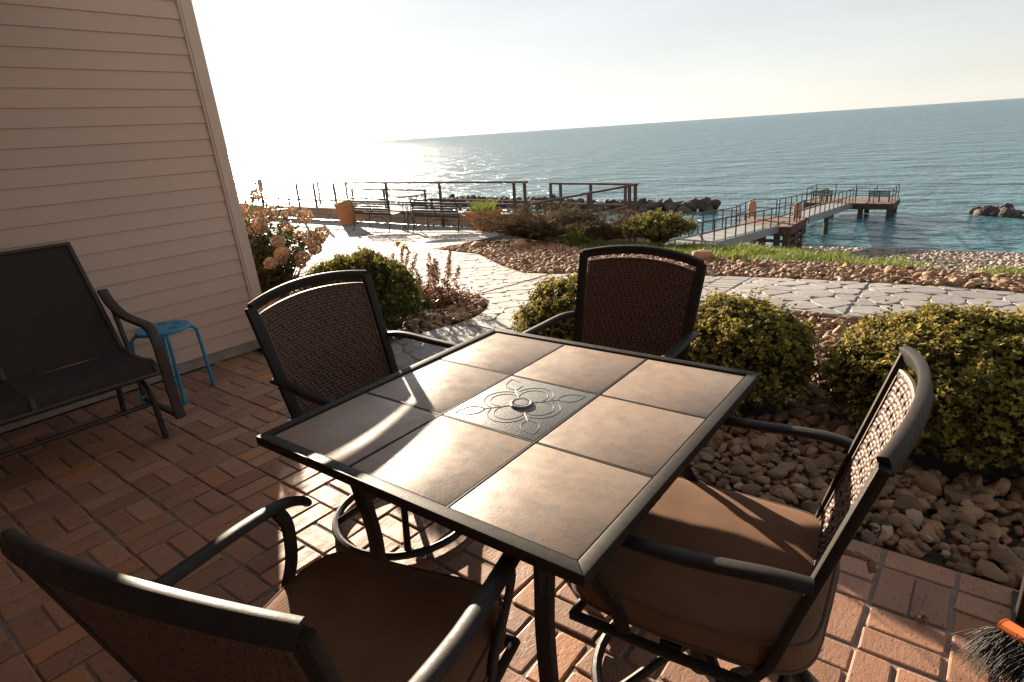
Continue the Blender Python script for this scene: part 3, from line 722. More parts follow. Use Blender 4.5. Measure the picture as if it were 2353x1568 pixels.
def cushion_mesh():
    r = np.random.default_rng(3); B = MB(); nseg = 56; rings = []
    hw, y0, y1 = 0.274, -0.288, 0.282; cyy = (y0+y1)/2; hd = (y1-y0)/2
    for (sc, z) in ((0.93, .381), (0.985, .385), (1.0, .396), (1.0, .446), (0.995, .456), (0.965, .464), (0.86, .472), (0.68, .477), (0.45, .479), (0.22, .480)):
        ring = []
        for i in range(nseg):
            a = 2*math.pi*i/nseg; e = 0.36; cx, sx_ = math.cos(a), math.sin(a)
            x = math.copysign(abs(cx)**e, cx)*hw*sc; y = cyy+math.copysign(abs(sx_)**e, sx_)*hd*sc
            f_ = 1-0.07*max(0, -(y-cyy)/hd)
            nz = mnoise.noise(Vector((x*7, y*7, 1.3)))*0.010+mnoise.noise(Vector((x*18, y*9, 5)))*0.004
            ring.append((x*f_, y, z+(nz if z > .44 else 0)-(0.012*max(0, (y-cyy)/hd-.6) if z > .44 else 0)))
        rings.append(ring)
    V = [q for rg in rings for q in rg]; k = len(rings)
    F = [(j*nseg+i, j*nseg+(i+1) % nseg, (j+1)*nseg+(i+1) % nseg, (j+1)*nseg+i) for j in range(k-1) for i in range(nseg)]
    F.append(tuple(range(nseg-1, -1, -1))); V.append((0, cyy, .480)); F += [((k-1)*nseg+i, (k-1)*nseg+(i+1) % nseg, len(V)-1) for i in range(nseg)]
    B.add(V, F); pipe = [(q[0]*1.004, q[1], q[2]+.001) for q in rings[4]]; pipe2 = [(q[0]*1.004, q[1], q[2]) for q in rings[2]]
    return B, pipe, pipe2
def make_chair():
    c = thing('dining_chair', 'x', 'chair', (0, 0, 0))
    for s in (-1, 1):
        P_ = [back_pt(s*1.06, 0.33)+Vector((0, 0.05, 0)), back_pt(s*1.06, 0.38)+Vector((0, .012, 0))]+[back_pt(s*1.06, 0.42+k*(HT-.42)/8) for k in range(9)]
        b = MB(); b.sweep(P_, rrect(0.040, 0.021, .005), (0, 1, 0)); b.build('back_post', 'bronze', c)
        arm = bez([(s*.292, -.275, .668), (s*.305, -.20, .672), (s*.316, -.06, .660), (s*.316, .08, .652), (s*.310, .19, .640), (s*.304, .245, .616), (s*.302, .262, .598)], 7)
        b = MB(); b.sweep(arm, oval(.0215, .0120, 14), (0, 0, 1), scale=[1]*(len(arm)-3)+[.96, .85, .6]); b.build('armrest', 'bronze', c)
        sup = bez([(s*.306, .165, .636), (s*.304, .185, .58), (s*.292, .165, .50), (s*.284, .12, .43), (s*.278, .10, .365)], 6)
        b = MB(); b.sweep(sup, rrect(.011, .036, .003), (0, 1, 0)); b.build('arm_support', 'bronze', c)
        b = MB(); b.tube([(s*.278, .24, .352), (s*.272, 0, .350), (s*.262, -.235, .352)], .0125, 8); b.build('seat_rail', 'bronze', c)
    P_ = [back_pt(-1.06+2.12*k/24, arch(-1.06+2.12*k/24, HT)) for k in range(25)]
    b = MB(); b.sweep(P_, rrect(0.021, 0.038, .005), (0, .285, 1)); b.build('top_rail', 'bronze', c)
    P_ = [back_pt(-1.0+2.0*k/12, 0.405) for k in range(13)]
    b = MB(); b.tube(P_, .010, 8); b.build('lower_rail', 'bronze', c)
    for y, x in ((.235, .278), (-.235, .262)):
        b = MB(); b.tube([(-x, y, .352), (x, y, .352)], .0125, 8); b.build('seat_rail', 'bronze', c)
    b = MB(); b.box((0, 0, .348), (.50, .05, .016)); b.box((0, 0.0, .336), (.16, .22, .010)); b.build('seat_bracket', 'bronze', c, sm=False)
    wp = mobj('woven_panel', W_ME, 'weave', c)
    edge_roll().build('rolled_edge', 'weave', wp)
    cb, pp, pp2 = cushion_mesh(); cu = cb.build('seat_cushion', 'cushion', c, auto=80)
    for q in (pp, pp2): b = MB(); b.tube(q, .0042, 6, closed=True); b.build('piping', 'piping', cu)
    b = MB(); b.sweep(bez([(.20, -.275, .41), (.215, -.325, .405), (.235, -.345, .385), (.22, -.36, .36)], 6), rrect(.022, .004, .001), (0, 0, 1)); b.build('tie_strap', 'cushion', cu)
    b = MB(); b.lathe([(.0005, .06), (.030, .06), (.034, .10), (.034, .20), (.050, .215), (.050, .29), (.075, .30), (.075, .331), (.0005, .331)], seg=20, cap=False); b.build('swivel_hub', 'bronze', c)
    b = MB(); b.tube([(.285*math.cos(2*math.pi*k/40), .285*math.sin(2*math.pi*k/40), .0165) for k in range(40)], .0150, 8, closed=True); b.build('base_ring', 'bronze', c)
    for k in range(4):
        a = math.pi/4+k*math.pi/2; d = Vector((math.cos(a), math.sin(a), 0))
        b = MB(); b.tube(bez([d*.270+Vector((0, 0, .022)), d*.20+Vector((0, 0, .060)), d*.11+Vector((0, 0, .115)), d*.032+Vector((0, 0, .155))], 6), .0135, 8); b.build('base_spoke', 'bronze', c)
    return c
chair0 = make_chair()
chair_spots = [
 ((-1.750, 1.370), -85.8, 'woven-back swivel chair in front of the clapboard wall, its back to the house corner'),
 ((-1.197, 1.978), 177.0, 'woven-back swivel chair at the far lakeward side of the table between two boxwoods'),
 ((-0.455, 1.278), 94.0, 'swivel chair at right of the table with sun streaks across its brown cushion'),
 ((-0.940, 0.535), 15.5, 'nearest swivel chair, its dark woven back turned to the camera')]
for k, ((x, y), a, lb) in enumerate(chair_spots):
    o = chair0 if k == 0 else copy_tree(chair0)
    o.location = (x, y, 0.002); o.rotation_euler = (0, 0, R(a)); tag(o, lb, 'chair', 'swivel chairs around the patio table')

# ------------------------------------------------------------------ glider by the wall
gl = thing('glider_bench', 'dark brown sling glider bench standing against the clapboard wall', 'bench', (-3.85, 0.55, 0))
for k, (ya, yb_) in enumerate(((0.07, 0.60), (-0.48, 0.05))):
    def bp(u_, tt): return Vector((0.02-0.39*tt, ya+(yb_-ya)*u_, 0.445+0.575*tt))
    n, m_ = 10, 12; V = []
    for off in (0, 0.012):
        for j in range(m_+1):
            for i in range(n+1):
                tt, u_ = j/m_, i/n; sag = 0.018*math.sin(math.pi*u_)*math.sin(math.pi*tt)
                V.append(bp(u_, tt)+Vector((-.83, 0, -.56))*(sag+off))
    g_ = (n+1)*(m_+1); F = [(j*(n+1)+i, j*(n+1)+i+1, (j+1)*(n+1)+i+1, (j+1)*(n+1)+i) for j in range(m_) for i in range(n)]
    F += [tuple(g_+q for q in f_[::-1]) for f_ in F]
    rim = [i for i in range(n+1)]+[j*(n+1)+n for j in range(1, m_+1)]+[m_*(n+1)+i for i in range(n-1, -1, -1)]+[j*(n+1) for j in range(m_-1, 0, -1)]
    F += [(rim[i], rim[(i+1) % len(rim)], g_+rim[(i+1) % len(rim)], g_+rim[i]) for i in range(len(rim))]
    b = MB(); b.add(V, F); b.build('back_sling', 'sling', gl)
    prof = bez([(0.03, .452), (0.13, .438), (0.28, .440), (0.39, .452), (0.435, .435), (0.452, .395)], 5)
    b = MB(); V = []
    for off in (0, -.014):
        for q in prof:
            for i in range(n+1): V.append((q.x, ya+(yb_-ya)*i/n, q.y+off-0.014*math.sin(math.pi*i/n)))
    m2 = len(prof); g_ = (n+1)*m2; F = [(j*(n+1)+i, (j+1)*(n+1)+i, (j+1)*(n+1)+i+1, j*(n+1)+i+1) for j in range(m2-1) for i in range(n)]
    F += [tuple(g_+q for q in f_[::-1]) for f_ in F]
    rim = [i for i in range(n+1)]+[j*(n+1)+n for j in range(1, m2)]+[(m2-1)*(n+1)+i for i in range(n-1, -1, -1)]+[j*(n+1) for j in range(m2-2, 0, -1)]
    F += [(rim[i], rim[(i+1) % len(rim)], g_+rim[(i+1) % len(rim)], g_+rim[i]) for i in range(len(rim))]
    b.add(V, F); b.build('seat_sling', 'sling', gl)
for y in (0.61, 0.06, -0.49):
    b = MB(); b.sweep([(0.025, y, .43), (-.375, y, 1.025)], rrect(.026, .022, .005), (1, 0, 0)); b.build('back_tube', 'glider_metal', gl)
    b = MB(); b.sweep(bez([(0.02, y, .445), (.14, y, .428), (.28, y, .430), (.39, y, .442), (.437, y, .425), (.45, y, .38)], 5), rrect(.026, .022, .005), (0, 0, 1)); b.build('seat_tube', 'glider_metal', gl)
b = MB(); b.tube([(-.375, -.50, 1.028), (-.375, .62, 1.028)], .013, 8); b.build('top_tube', 'glider_metal', gl)
b = MB(); b.tube([(.448, -.50, .385), (.448, .62, .385)], .014, 8); b.build('front_tube', 'glider_metal', gl)
for s, y in ((1, .655), (-1, -.535)):
    arm = bez([(-.185, y, .760), (-.10, y, .690), (.05, y, .640), (.24, y, .628), (.36, y, .618), (.415, y, .56), (.435, y, .44), (.450, y, .28), (.475, y, .11)], 7)
    b = MB(); b.sweep(arm, rrect(.056, .022, .008), (0, 0, 1) if False else (1, 0, .9)); b.build('armrest', 'glider_metal', gl)
    b = MB(); b.sweep([(-.10, y, .69), (-.02, y, .42), (.02, y, .14)], rrect(.03, .024, .005), (0, 1, 0)); b.build('rear_strut', 'glider_metal', gl)
    b = MB(); b.sweep([(.475, y, .115), (.02, y, .115)], rrect(.03, .022, .005), (0, 0, 1)); b.build('hanger_rail', 'glider_metal', gl)
    y2 = y-s*.075
    for xx, dx in ((.36, 1), (-.12, -1)):
        b = MB(); b.tube(bez([(xx-dx*.16, y2, .335), (xx-dx*.06, y2, .315), (xx, y2, .25), (xx+dx*.045, y2, .02)], 6)+[Vector((xx+dx*.047, y2, 0.0))], .0155, 8); b.build('foot', 'glider_metal', gl)
    b = MB(); b.tube([(.20, y2, .335), (.04, y2, .335)], .0155, 8); b.build('base_tube', 'glider_metal', gl)
for x, z in ((.36, .20), (-.12, .20), (.20, .30)):
    b = MB(); b.tube([(x, -.46, z), (x, .58, z)], .0125, 8); b.build('cross_tube', 'glider_metal', gl)

# ------------------------------------------------------------------ blue stool
st = thing('side_stool', 'small turquoise blue round metal stool beside the glider', 'stool', (-4.03, 1.47, 0))
b = MB(); b.lathe([(.0005, .438), (.150, .438), (.158, .442), (.160, .452), (.155, .459), (.140, .4615), (.0005, .462)], seg=40, cap=False); top = b.build('seat', 'stool_paint', st)
for k in range(5):
    a = k*1.2566+.3; cx, cy = .085*math.cos(a), .085*math.sin(a)
    for q in range(6):
        a2 = q*math.pi/3+k; b = MB(); L_ = .030; P_ = [(cx+t_*L_*math.cos(a2)-w_*math.sin(a2), cy+t_*L_*math.sin(a2)+w_*math.cos(a2)) for t_, w_ in ((.2, 0), (.6, .006), (1, 0), (.6, -.006))]
        b.prism(P_, .4612, .4624); b.build('flower_cutout', 'stool_pattern', top, sm=False)
for k in range(4):
    a = R(-16+90*k); d = Vector((math.cos(a), math.sin(a), 0))
    P_ = bez([d*.10+Vector((0, 0, .430)), d*.158+Vector((0, 0, .430)), d*.178+Vector((0, 0, .412)), d*.186+Vector((0, 0, .37)), d*.205+Vector((0, 0, .03))], 6)
    b = MB(); b.tube(P_, .0105, 10); lg = b.build('leg', 'stool_paint', st)
    b = MB(); b.lathe([(.0005, 0), (.015, 0), (.016, .008), (.0125, .045), (.0105, .05)], c=(d.x*.2065, d.y*.2065, 0), seg=12, cap=False); b.build('foot_cap', 'stool_paint', lg)

# ------------------------------------------------------------------ broom, post, dried flower
br = thing('hand_broom', 'black bristled broom with an orange block lying on the bricks at lower right', 'broom', (0.185, 1.79, 0))
d0, d1 = Vector((0.0, 0.02, .125)), Vector((.34, -.20, .135))
b = MB(); b.sweep(bez([d0-(d1-d0)*.02, d0+(d1-d0)*.05, d0.lerp(d1, .5)+Vector((0, 0, .012)), d1], 8), rrect(.040, .030, .012), (0, 0, 1)); b.build('block', 'orange_plastic', br)
n = 2600; tt = rng.uniform(0, 1, n); root = np.array(d0)[None]*(1-tt[:, None])+np.array(d1)[None]*tt[:, None]+rng.normal(0, .009, (n, 3)); root[:, 2] -= .012
dirn = np.array([-.55, -.62, 0]); tip = root+dirn[None]*rng.uniform(.01, .085, n)[:, None]+rng.normal(0, .022, (n, 3)); tip[:, 0] -= np.clip(.15-tt, 0, 1)*rng.uniform(0, .35, n); tip[:, 1] += np.clip(.1-tt, 0, 1)*rng.normal(0, .2, n); tip[:, 2] = rng.uniform(.002, .05, n)
mid = root*.45+tip*.55; mid[:, 2] += .016
V = []; F = []
for i in range(n):
    for q, w in ((root[i], .0011), (mid[i], .001), (tip[i], .0005)):
        V += [(q[0]+w, q[1]-w, q[2]), (q[0]-w, q[1]+w, q[2]), (q[0], q[1], q[2]+1.6*w)]
    s = i*9
    for k in range(2):
        for j in range(3): F.append((s+k*3+j, s+k*3+(j+1) % 3, s+(k+1)*3+(j+1) % 3, s+(k+1)*3+j))
mobj('bristles', smooth(arr_mesh('bristles', V, F, np.repeat(rng.random(n), 6))), 'bristle', br)
po = thing('metal_post', 'dark metal post standing at the right edge of the picture above the broom', 'post', (0.245, 2.02, 0))
b = MB(); b.prism([(-.03, -.05), (.05, -.05), (.05, .13), (-.03, .13)], 0, .012); b.build('base_plate', 'black_post', po, bevel=.003)
b = MB(); b.sweep([(.0, .0, .012), (.0, .0, .85)], rrect(.05, .05, .012), (0, 1, 0)); b.build('shaft', 'black_post', po)
b = MB(); b.sweep([(.012, .09, .012), (.012, .09, .85)], rrect(.03, .03, .006), (0, 1, 0)); b.build('shaft', 'black_post', po)
b = MB(); b.box((.006, .045, .80), (.06, .15, .03)); b.build('top_bar', 'black_post', po, bevel=.004)
df = thing('dried_flower_head', 'single dried brown flower head with a thin stalk dropped on the bricks', 'flower', (0.003, 1.85, 0.002))
b = MB(); b.tube(bez([(0, .02, .012), (-.004, .07, .018), (.002, .14, .006)], 6), .0011, 5); b.build('stalk', 'twig', df)
TVp = np.array([[-.5, 0, 0], [0, -.35, .12], [.5, 0, 0], [0, .35, .12]]); TFp = np.array([[0, 1, 2, 3]])
n = 60; q = rng.normal(0, 1, (n, 3)); q /= np.linalg.norm(q, axis=1, keepdims=True)
v, f, r = scatter(TVp, TFp, q*np.array([.016, .020, .011])+np.array([0, 0, .014]), q, rng.uniform(.008, .014, n)); mobj('petals', arr_mesh('petals', v, f, r), 'dry_leaf', df)

we = thing('weed', 'tiny two-leaved green weed among the stones at the brick edge', 'plant', (-0.17, 2.24, -0.01))
b = MB(); b.tube(bez([(0, 0, 0), (.01, .0, .03), (.0, .01, .06)], 5), .0014, 5); b.build('stem', 'green_leaf', we)
for k in range(3):
    a = k*2.1; d = Vector((math.cos(a), math.sin(a), .35)); q = Vector((-math.sin(a), math.cos(a), 0)); o0 = Vector((0, .01, .055-.008*k)); b = MB()
    b.add([o0, o0+d*.022+q*.012, o0+d*.045+Vector((0, 0, -.004)), o0+d*.022-q*.012], [(0, 1, 2, 3)]); b.build('leaf', 'green_leaf', we)

# ------------------------------------------------------------------ shrubs
def leaf_tmpl(n, tilt, ln=1.0, wd=.42, seed=0):
    r = np.random.default_rng(seed); V = []; F = []
    for k in range(n):
        a = 2*math.pi*k/n*(1 if n < 6 else 1.618*2)+r.uniform(-.3, .3); tl = tilt+r.uniform(-.3, .3); l = ln*r.uniform(.75, 1.15)
        ax = np.array([math.cos(a)*math.cos(tl), math.sin(a)*math.cos(tl), math.sin(tl)]); sd = np.array([-math.sin(a), math.cos(a), 0]); nn_ = np.cross(ax, sd)
        b0 = np.array([0, 0, .12*k/n]); i = len(V)
        V += [b0, b0+ax*l*.5-sd*wd*l*.5+nn_*.06, b0+ax*l, b0+ax*l*.5+sd*wd*l*.5+nn_*.06]; F.append([i, i+1, i+2, i+3])
    return np.array(V), np.array(F)
def blob_points(n, rx, ry, h, seed, lump=.16, depth=.22, zmin=.0, tips=False):
    r = np.random.default_rng(seed); u_ = r.normal(size=(n, 3)); u_ /= np.linalg.norm(u_, axis=1, keepdims=True); u_[:, 2] = np.where(u_[:, 2] < -.45, -u_[:, 2], u_[:, 2])
    off = Vector(r.uniform(-40, 40, 3)); L_ = np.array([1+lump*mnoise.noise(Vector(q)*2.2+off)+lump*.9*mnoise.noise(Vector(q)*6.5+off)+lump*.5*mnoise.noise(Vector(q)*13+off) for q in u_])
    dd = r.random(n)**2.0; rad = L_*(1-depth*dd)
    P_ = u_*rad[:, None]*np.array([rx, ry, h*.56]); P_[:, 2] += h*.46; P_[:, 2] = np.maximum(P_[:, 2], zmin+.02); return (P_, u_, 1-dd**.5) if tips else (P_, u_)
def shrub(name, label, loc, rx, ry, h, n, leaf, mt, cat_='shrub', seed=0, size=.03, tilt=.55, nl=7, group=None, lump=.16, depth=.3, spikes=0, wd=.42):
    o = thing(name, label, cat_, loc, 0, group)
    parts = []
    for k in range(3):
        tv, tf = leaf_tmpl(nl, tilt, 1.0, wd, seed*10+k); r = np.random.default_rng(seed*31+k)
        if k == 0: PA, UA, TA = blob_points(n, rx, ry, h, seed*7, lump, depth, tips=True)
        P_, u_ = PA[k::3], UA[k::3]
        jit = r.normal(0, .014, P_.shape); nv = u_+np.array([0, 0, .55])+r.normal(0, .45, P_.shape)
        v_, f_, r_ = scatter(tv, tf, P_+jit, nv, size*r.uniform(.7, 1.25, len(P_)))
        parts.append((v_, f_, np.clip(np.repeat(TA[k::3], len(tf))*.9+r_*.25-.12, 0, 1)))  # outer rosettes yellower: new growth, with boxwood's sunlit tips put into the colour
    if spikes:
        r = np.random.default_rng(seed+99); P_, u_ = blob_points(spikes, rx, ry, h, seed*7, lump, 0.0); tv, tf = leaf_tmpl(nl, .7, 1.0, wd, seed)
        for s in range(5):
            nv = u_*np.array([.5, .5, .3])+np.array([0, 0, 1.0]); k_ = P_[:, 2] > h*.55
            parts.append(scatter(tv, tf, (P_+nv*(.016*s))[k_], (nv+r.normal(0, .2, nv.shape))[k_], size*.85*np.ones(k_.sum())))
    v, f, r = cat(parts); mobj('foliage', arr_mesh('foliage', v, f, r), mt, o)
    # inner dark twig mass that keeps the centre from being hollow
    b = MB(); rr = random.Random(seed)
    for k in range(26):
        a, e = rr.uniform(0, 6.283), rr.uniform(.25, 1.4); d = Vector((math.cos(a)*math.cos(e)*rx, math.sin(a)*math.cos(e)*ry, math.sin(e)*h))*.86
        b.tube([(rr.gauss(0, .03), rr.gauss(0, .03), -.02), tuple(d*.5+Vector((0, 0, .05*h))), tuple(d)], .006, 5, scale=[1.3, .8, .4])
    b.build('branches', 'twig', o)
    v, f = ico(3); w = np.array([q*(1+.12*mnoise.noise(Vector(q)*3)) for q in v])*np.array([rx*.70, ry*.70, h*.40])+np.array([0, 0, h*.42])
    me = smooth(arr_mesh('inner_foliage', w, f, rng.random(len(f)))); mobj('inner_foliage', me, mt, o)
    return o
BG = 'rounded boxwoods in the near stone bed'
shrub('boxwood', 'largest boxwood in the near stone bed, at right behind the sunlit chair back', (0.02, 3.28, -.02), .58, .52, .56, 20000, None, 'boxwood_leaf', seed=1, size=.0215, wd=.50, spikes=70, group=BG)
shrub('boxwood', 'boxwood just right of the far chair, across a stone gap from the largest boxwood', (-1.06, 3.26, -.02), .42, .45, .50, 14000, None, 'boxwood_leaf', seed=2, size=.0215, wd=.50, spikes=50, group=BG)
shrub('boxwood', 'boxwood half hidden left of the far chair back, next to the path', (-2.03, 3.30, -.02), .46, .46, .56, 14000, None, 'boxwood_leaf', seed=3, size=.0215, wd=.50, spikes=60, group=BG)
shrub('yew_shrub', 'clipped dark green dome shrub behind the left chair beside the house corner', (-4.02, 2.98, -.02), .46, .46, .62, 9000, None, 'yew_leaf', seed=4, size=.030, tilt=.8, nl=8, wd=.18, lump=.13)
# spreading juniper: layered sprays
def juniper(label, loc, rx, ry, h, arms, seed, mt='juniper_leaf'):
    o = thing('juniper', label, 'shrub', loc); r = np.random.default_rng(seed); tv, tf = leaf_tmpl(7, .95, 1.0, .10, seed); tv = tv*np.array([1, 1, 1.25])
    pos = []; nv = []; sz = []; b = MB()
    for k in range(arms):
        a = r.uniform(0, 6.283); ln = r.uniform(.35, 1.08); rise = h*r.uniform(.35, 1.0)*(1.15-.55*ln); d = np.array([math.cos(a)*rx*ln, math.sin(a)*ry*ln, 0.0]); tipl = r.uniform(-.05, .22)
        side = np.array([-d[1], d[0], 0])/max(np.linalg.norm(d), .01)
        def arm(t_): return d*t_+np.array([0, 0, rise*math.sin(min(1, t_*1.15)*math.pi/2)*1.0+tipl*t_**3])
        b.tube([tuple(arm(t_)) for t_ in (0, .3, .6, .95)], .010, 5, scale=[1.3, 1, .6, .3])
        for q in range(16):
            t0 = r.uniform(.25, 1.0); p0 = arm(t0); sgn = r.choice([-1, 1]); sd = side*sgn*r.uniform(.3, 1.0)+d/max(np.linalg.norm(d), .01)*r.uniform(.5, 1.1)+np.array([0, 0, r.uniform(-.15, .55)]); sl = r.uniform(.10, .26)*(1.15-.5*t0)
            for m_ in range(5):
                pos.append(p0+sd*sl*(m_+.5)/5+r.normal(0, .010, 3)); nv.append(sd+r.normal(0, .18, 3)); sz.append(r.uniform(.035, .065)*(1.1-.12*m_))
    v, f, rn = scatter(tv, tf, np.array(pos), np.array(nv), np.array(sz)); mobj('foliage', arr_mesh('foliage', v, f, rn), mt, o)
    b.build('branches', 'twig', o); return o
juniper('broad spreading juniper with brown tipped sprays between the benches and the grass', (-6.35, 8.75, gz(-6.35, 8.75)), 1.62, 1.0, .60, 150, 5)
juniper('smaller brownish juniper between the broad juniper and the yellow-green shrub', (-5.15, 9.0, gz(-5.15, 9.0)), .95, .60, .40, 60, 6)
# loose yellow-green shrub
def loose_shrub(name, label, loc, rx, ry, h, n, seed, mt, size=.035):
    o = thing(name, label, 'shrub', loc); r = np.random.default_rng(seed); rr = random.Random(seed); b = MB(); pos = []; nv = []
    for k in range(n):
        a, q = rr.uniform(0, 6.283), rr.random()**.5; tip = Vector((math.cos(a)*rx*q, math.sin(a)*ry*q, h*(1-.45*q*q)*rr.uniform(.75, 1.1))); m_ = tip*.5+Vector((0, 0, .12*h))
        P_ = bez([(tip.x*.15, tip.y*.15, 0), m_, tip], 5); b.tube(P_, .0035, 4, scale=[1.2-1.0*i/(len(P_)-1) for i in range(len(P_))])
        for i, s in enumerate(P_[3:]):
            for _ in range(3): pos.append(np.array(s)+r.normal(0, .02, 3)); nv.append(np.array([s.x, s.y, .25])+r.normal(0, .4, 3))
    b.build('branches', 'twig', o); tv, tf = leaf_tmpl(5, .5, 1, .4, seed); v, f, rn = scatter(tv, tf, np.array(pos), np.array(nv), size*r.uniform(.7, 1.3, len(pos))); mobj('foliage', arr_mesh('foliage', v, f, rn), mt, o); return o
loose_shrub('leafy_shrub', 'loose yellow-green leafy shrub behind the far chair near the grass strip', (-4.2, 9.0, gz(-4.2, 9.0)-.05), .62, .5, .48, 230, 8, 'spirea_leaf', .042)
# hydrangea with dried heads
hy = thing('hydrangea', 'hydrangea with tan dried flower heads growing beside the house corner', 'shrub', (-6.50, 3.52, gz(-6.5, 3.52)-.03))
r5 = random.Random(17); tvl, tfl = leaf_tmpl(2, .35, 1, .62, 3); lpos = []; lnv = []
n = 420; q = rng.normal(0, 1, (n, 3)); q /= np.linalg.norm(q, axis=1, keepdims=True); v, f, r = scatter(np.array([[-.5, 0, .1], [0, -.5, 0], [.5, 0, .1], [0, .5, 0]]), TFp, q*rng.uniform(.78, 1.0, n)[:, None]*np.array([1, 1, .82]), q+rng.normal(0, .5, (n, 3)), rng.uniform(.20, .34, n))
head_me = arr_mesh('flower_head', v, f, r); head_me.materials.append(MATS['hydrangea_flower'])
for k in range(84):
    a, q_ = r5.uniform(0, 6.283), r5.random()**.5; tip = Vector((math.cos(a)*.95*q_, math.sin(a)*.82*q_, .98-.42*q_**2+r5.gauss(0, .09)-(.3*r5.random() if k % 3 == 0 else 0)))
    P_ = bez([(tip.x*.22+r5.gauss(0, .04), tip.y*.22+r5.gauss(0, .04), 0), tuple(tip*.55+Vector((r5.gauss(0, .03), r5.gauss(0, .03), .08))), tuple(tip)], 6)
    b = MB(); b.tube(P_, .0045, 5, scale=[1.2-.6*i/(len(P_)-1) for i in range(len(P_))]); stem = b.build('stem', 'twig', hy)
    if k < 72:
        o = bpy.data.objects.new('flower_head', head_me); s = r5.uniform(.050, .095); o.location = tip; o.scale = (s, s, s); o.rotation_euler = (r5.gauss(0, .3), r5.gauss(0, .3), r5.uniform(0, 6)); link(o, stem)
    for s in P_[3:-2]:
        for _ in range(3): lpos.append(np.array(s)+rng.normal(0, .02, 3)); lnv.append(np.array([0, 0, 1.0])+rng.normal(0, .5, 3))
b = MB()
for k in range(260):
    a, q_ = r5.uniform(0, 6.283), r5.random()**.5; tip = Vector((math.cos(a)*.95*q_, math.sin(a)*.85*q_, r5.uniform(.35, .8)))
    b.tube([(tip.x*.3, tip.y*.3, 0), tuple(tip*.6+Vector((r5.gauss(0, .05), r5.gauss(0, .05), .05))), tuple(tip)], .0035, 4, scale=[1.2, .9, .5])
b.build('canes', 'twig', hy)
v, f, r = scatter(tvl, tfl, np.array(lpos), np.array(lnv), rng.uniform(.05, .085, len(lpos))); mobj('leaves', arr_mesh('leaves', v, f, r), 'green_leaf', hy)
# dried perennial spikes
def spikes(label, loc, n, h, sp, seed, fol=True):
    o = thing('dried_perennial', label, 'plant', loc); r = random.Random(seed); pos = []; nv = []
    for k in range(n):
        a, q_ = r.uniform(0, 6.283), r.random()**.5*sp; x, y = math.cos(a)*q_, math.sin(a)*q_; hh = h*r.uniform(.7, 1.1); tx_, ty_ = x*1.3+r.gauss(0, .03), y*1.3+r.gauss(0, .03)
        b = MB(); b.tube([(x*.6, y*.6, 0), (tx_, ty_, hh)], .0025, 4, scale=[1.1, .5]); b.build('stalk', 'twig', o)
        for s in range(26):
            t_ = .52+.48*s/26; w = .040*(1-(t_-.52)/.48)+.008
            for _ in range(4): pos.append(np.array([x*.6+(tx_-x*.6)*t_, y*.6+(ty_-y*.6)*t_, hh*t_])+rng.normal(0, w*.45, 3)*np.array([1, 1, .3])); nv.append(np.array([0, 0, .6])+rng.normal(0, .6, 3))
    tv, tf = leaf_tmpl(3, .3, 1, .35, seed); v, f, rn = scatter(tv, tf, np.array(pos), np.array(nv), rng.uniform(.014, .028, len(pos))); mobj('seed_heads', arr_mesh('seed_heads', v, f, rn), 'dry_leaf', o)
    if fol:
        m_ = 420; P_ = rng.normal(0, 1, (m_, 3))*np.array([sp*.55, sp*.55, h*.13]); P_[:, 2] = np.abs(P_[:, 2])+.04; tv, tf = leaf_tmpl(4, .4, 1, .35, seed+1)
        v, f, rn = scatter(tv, tf, P_, np.array([[0, 0, 1.0]])+rng.normal(0, .4, (m_, 3)), rng.uniform(.03, .06, m_)); mobj('basal_leaves', arr_mesh('basal_leaves', v, f, rn), 'dry_leaf' if seed % 2 else 'green_leaf', o)
spikes('rust brown seed spikes rising behind the dome shrub', (-4.75, 3.75, gz(-4.75, 3.75)-.03), 12, .60, .30, 21)
spikes('rust brown seed spikes at the point of the side bed by the path', (-4.12, 3.98, gz(-4.12, 3.98)-.03), 10, .50, .24, 23)
spikes('low green and brown clump of seed stalks right of the dome shrub', (-4.28, 3.68, gz(-4.28, 3.68)-.03), 7, .34, .24, 22)
ys_ = thing('seedling', 'small seedling with drooping yellow leaves rising behind the dome shrub', 'plant', (-4.45, 3.86, gz(-4.45, 3.86)-.03))
b = MB(); b.tube([(0, 0, 0), (.01, 0, .3), (0, 0, .60)], .004, 5); b.build('stem', 'twig', ys_)
for k in range(6):
    a = k*1.05; b = MB(); d = Vector((math.cos(a), math.sin(a), 0)); s = Vector((-d.y, d.x, 0)); o0 = Vector((0, 0, .58+.01*k))
    b.add([o0, o0+d*.06+s*.03+Vector((0, 0, .02)), o0+d*.12-Vector((0, 0, .03)), o0+d*.06-s*.03+Vector((0, 0, .02))], [(0, 1, 2, 3)]); b.build('leaf', 'yellow_leaf', ys_)

# ------------------------------------------------------------------ grass
n = 30000; gxs = rng.uniform(-6.6, 2.6, n); eb = np.interp(gxs, ex, ey)
lo = np.interp(gxs, [-6.6, -5.3, -4.82, -2.75, -2.18, -1.44, -.76, -.13, .26, 2.6], [8.6, 8.1, 7.75, 7.40, 7.42, 7.38, 7.2, 7.05, 6.92, 6.4])
gys = lo-.05+(eb+.35-lo)*rng.random(n)**.85
keep = np.array([mnoise.noise(Vector((a*1.7, b_*1.7, 0))) for a, b_ in zip(gxs, gys)])+rng.normal(0, .25, n) > np.where(gxs > -1.3, .08+.12*np.clip(gxs+1.3, 0, 3), -.45); gxs, gys = gxs[keep], gys[keep]; n = len(gxs)
gzs = terrain_z(gxs, gys)+.02; hh = rng.uniform(.04, .115, n)*(.8+.5*np.array([mnoise.noise(Vector((a*2.5, b_*2.5, 3))) for a, b_ in zip(gxs, gys)])+.2)
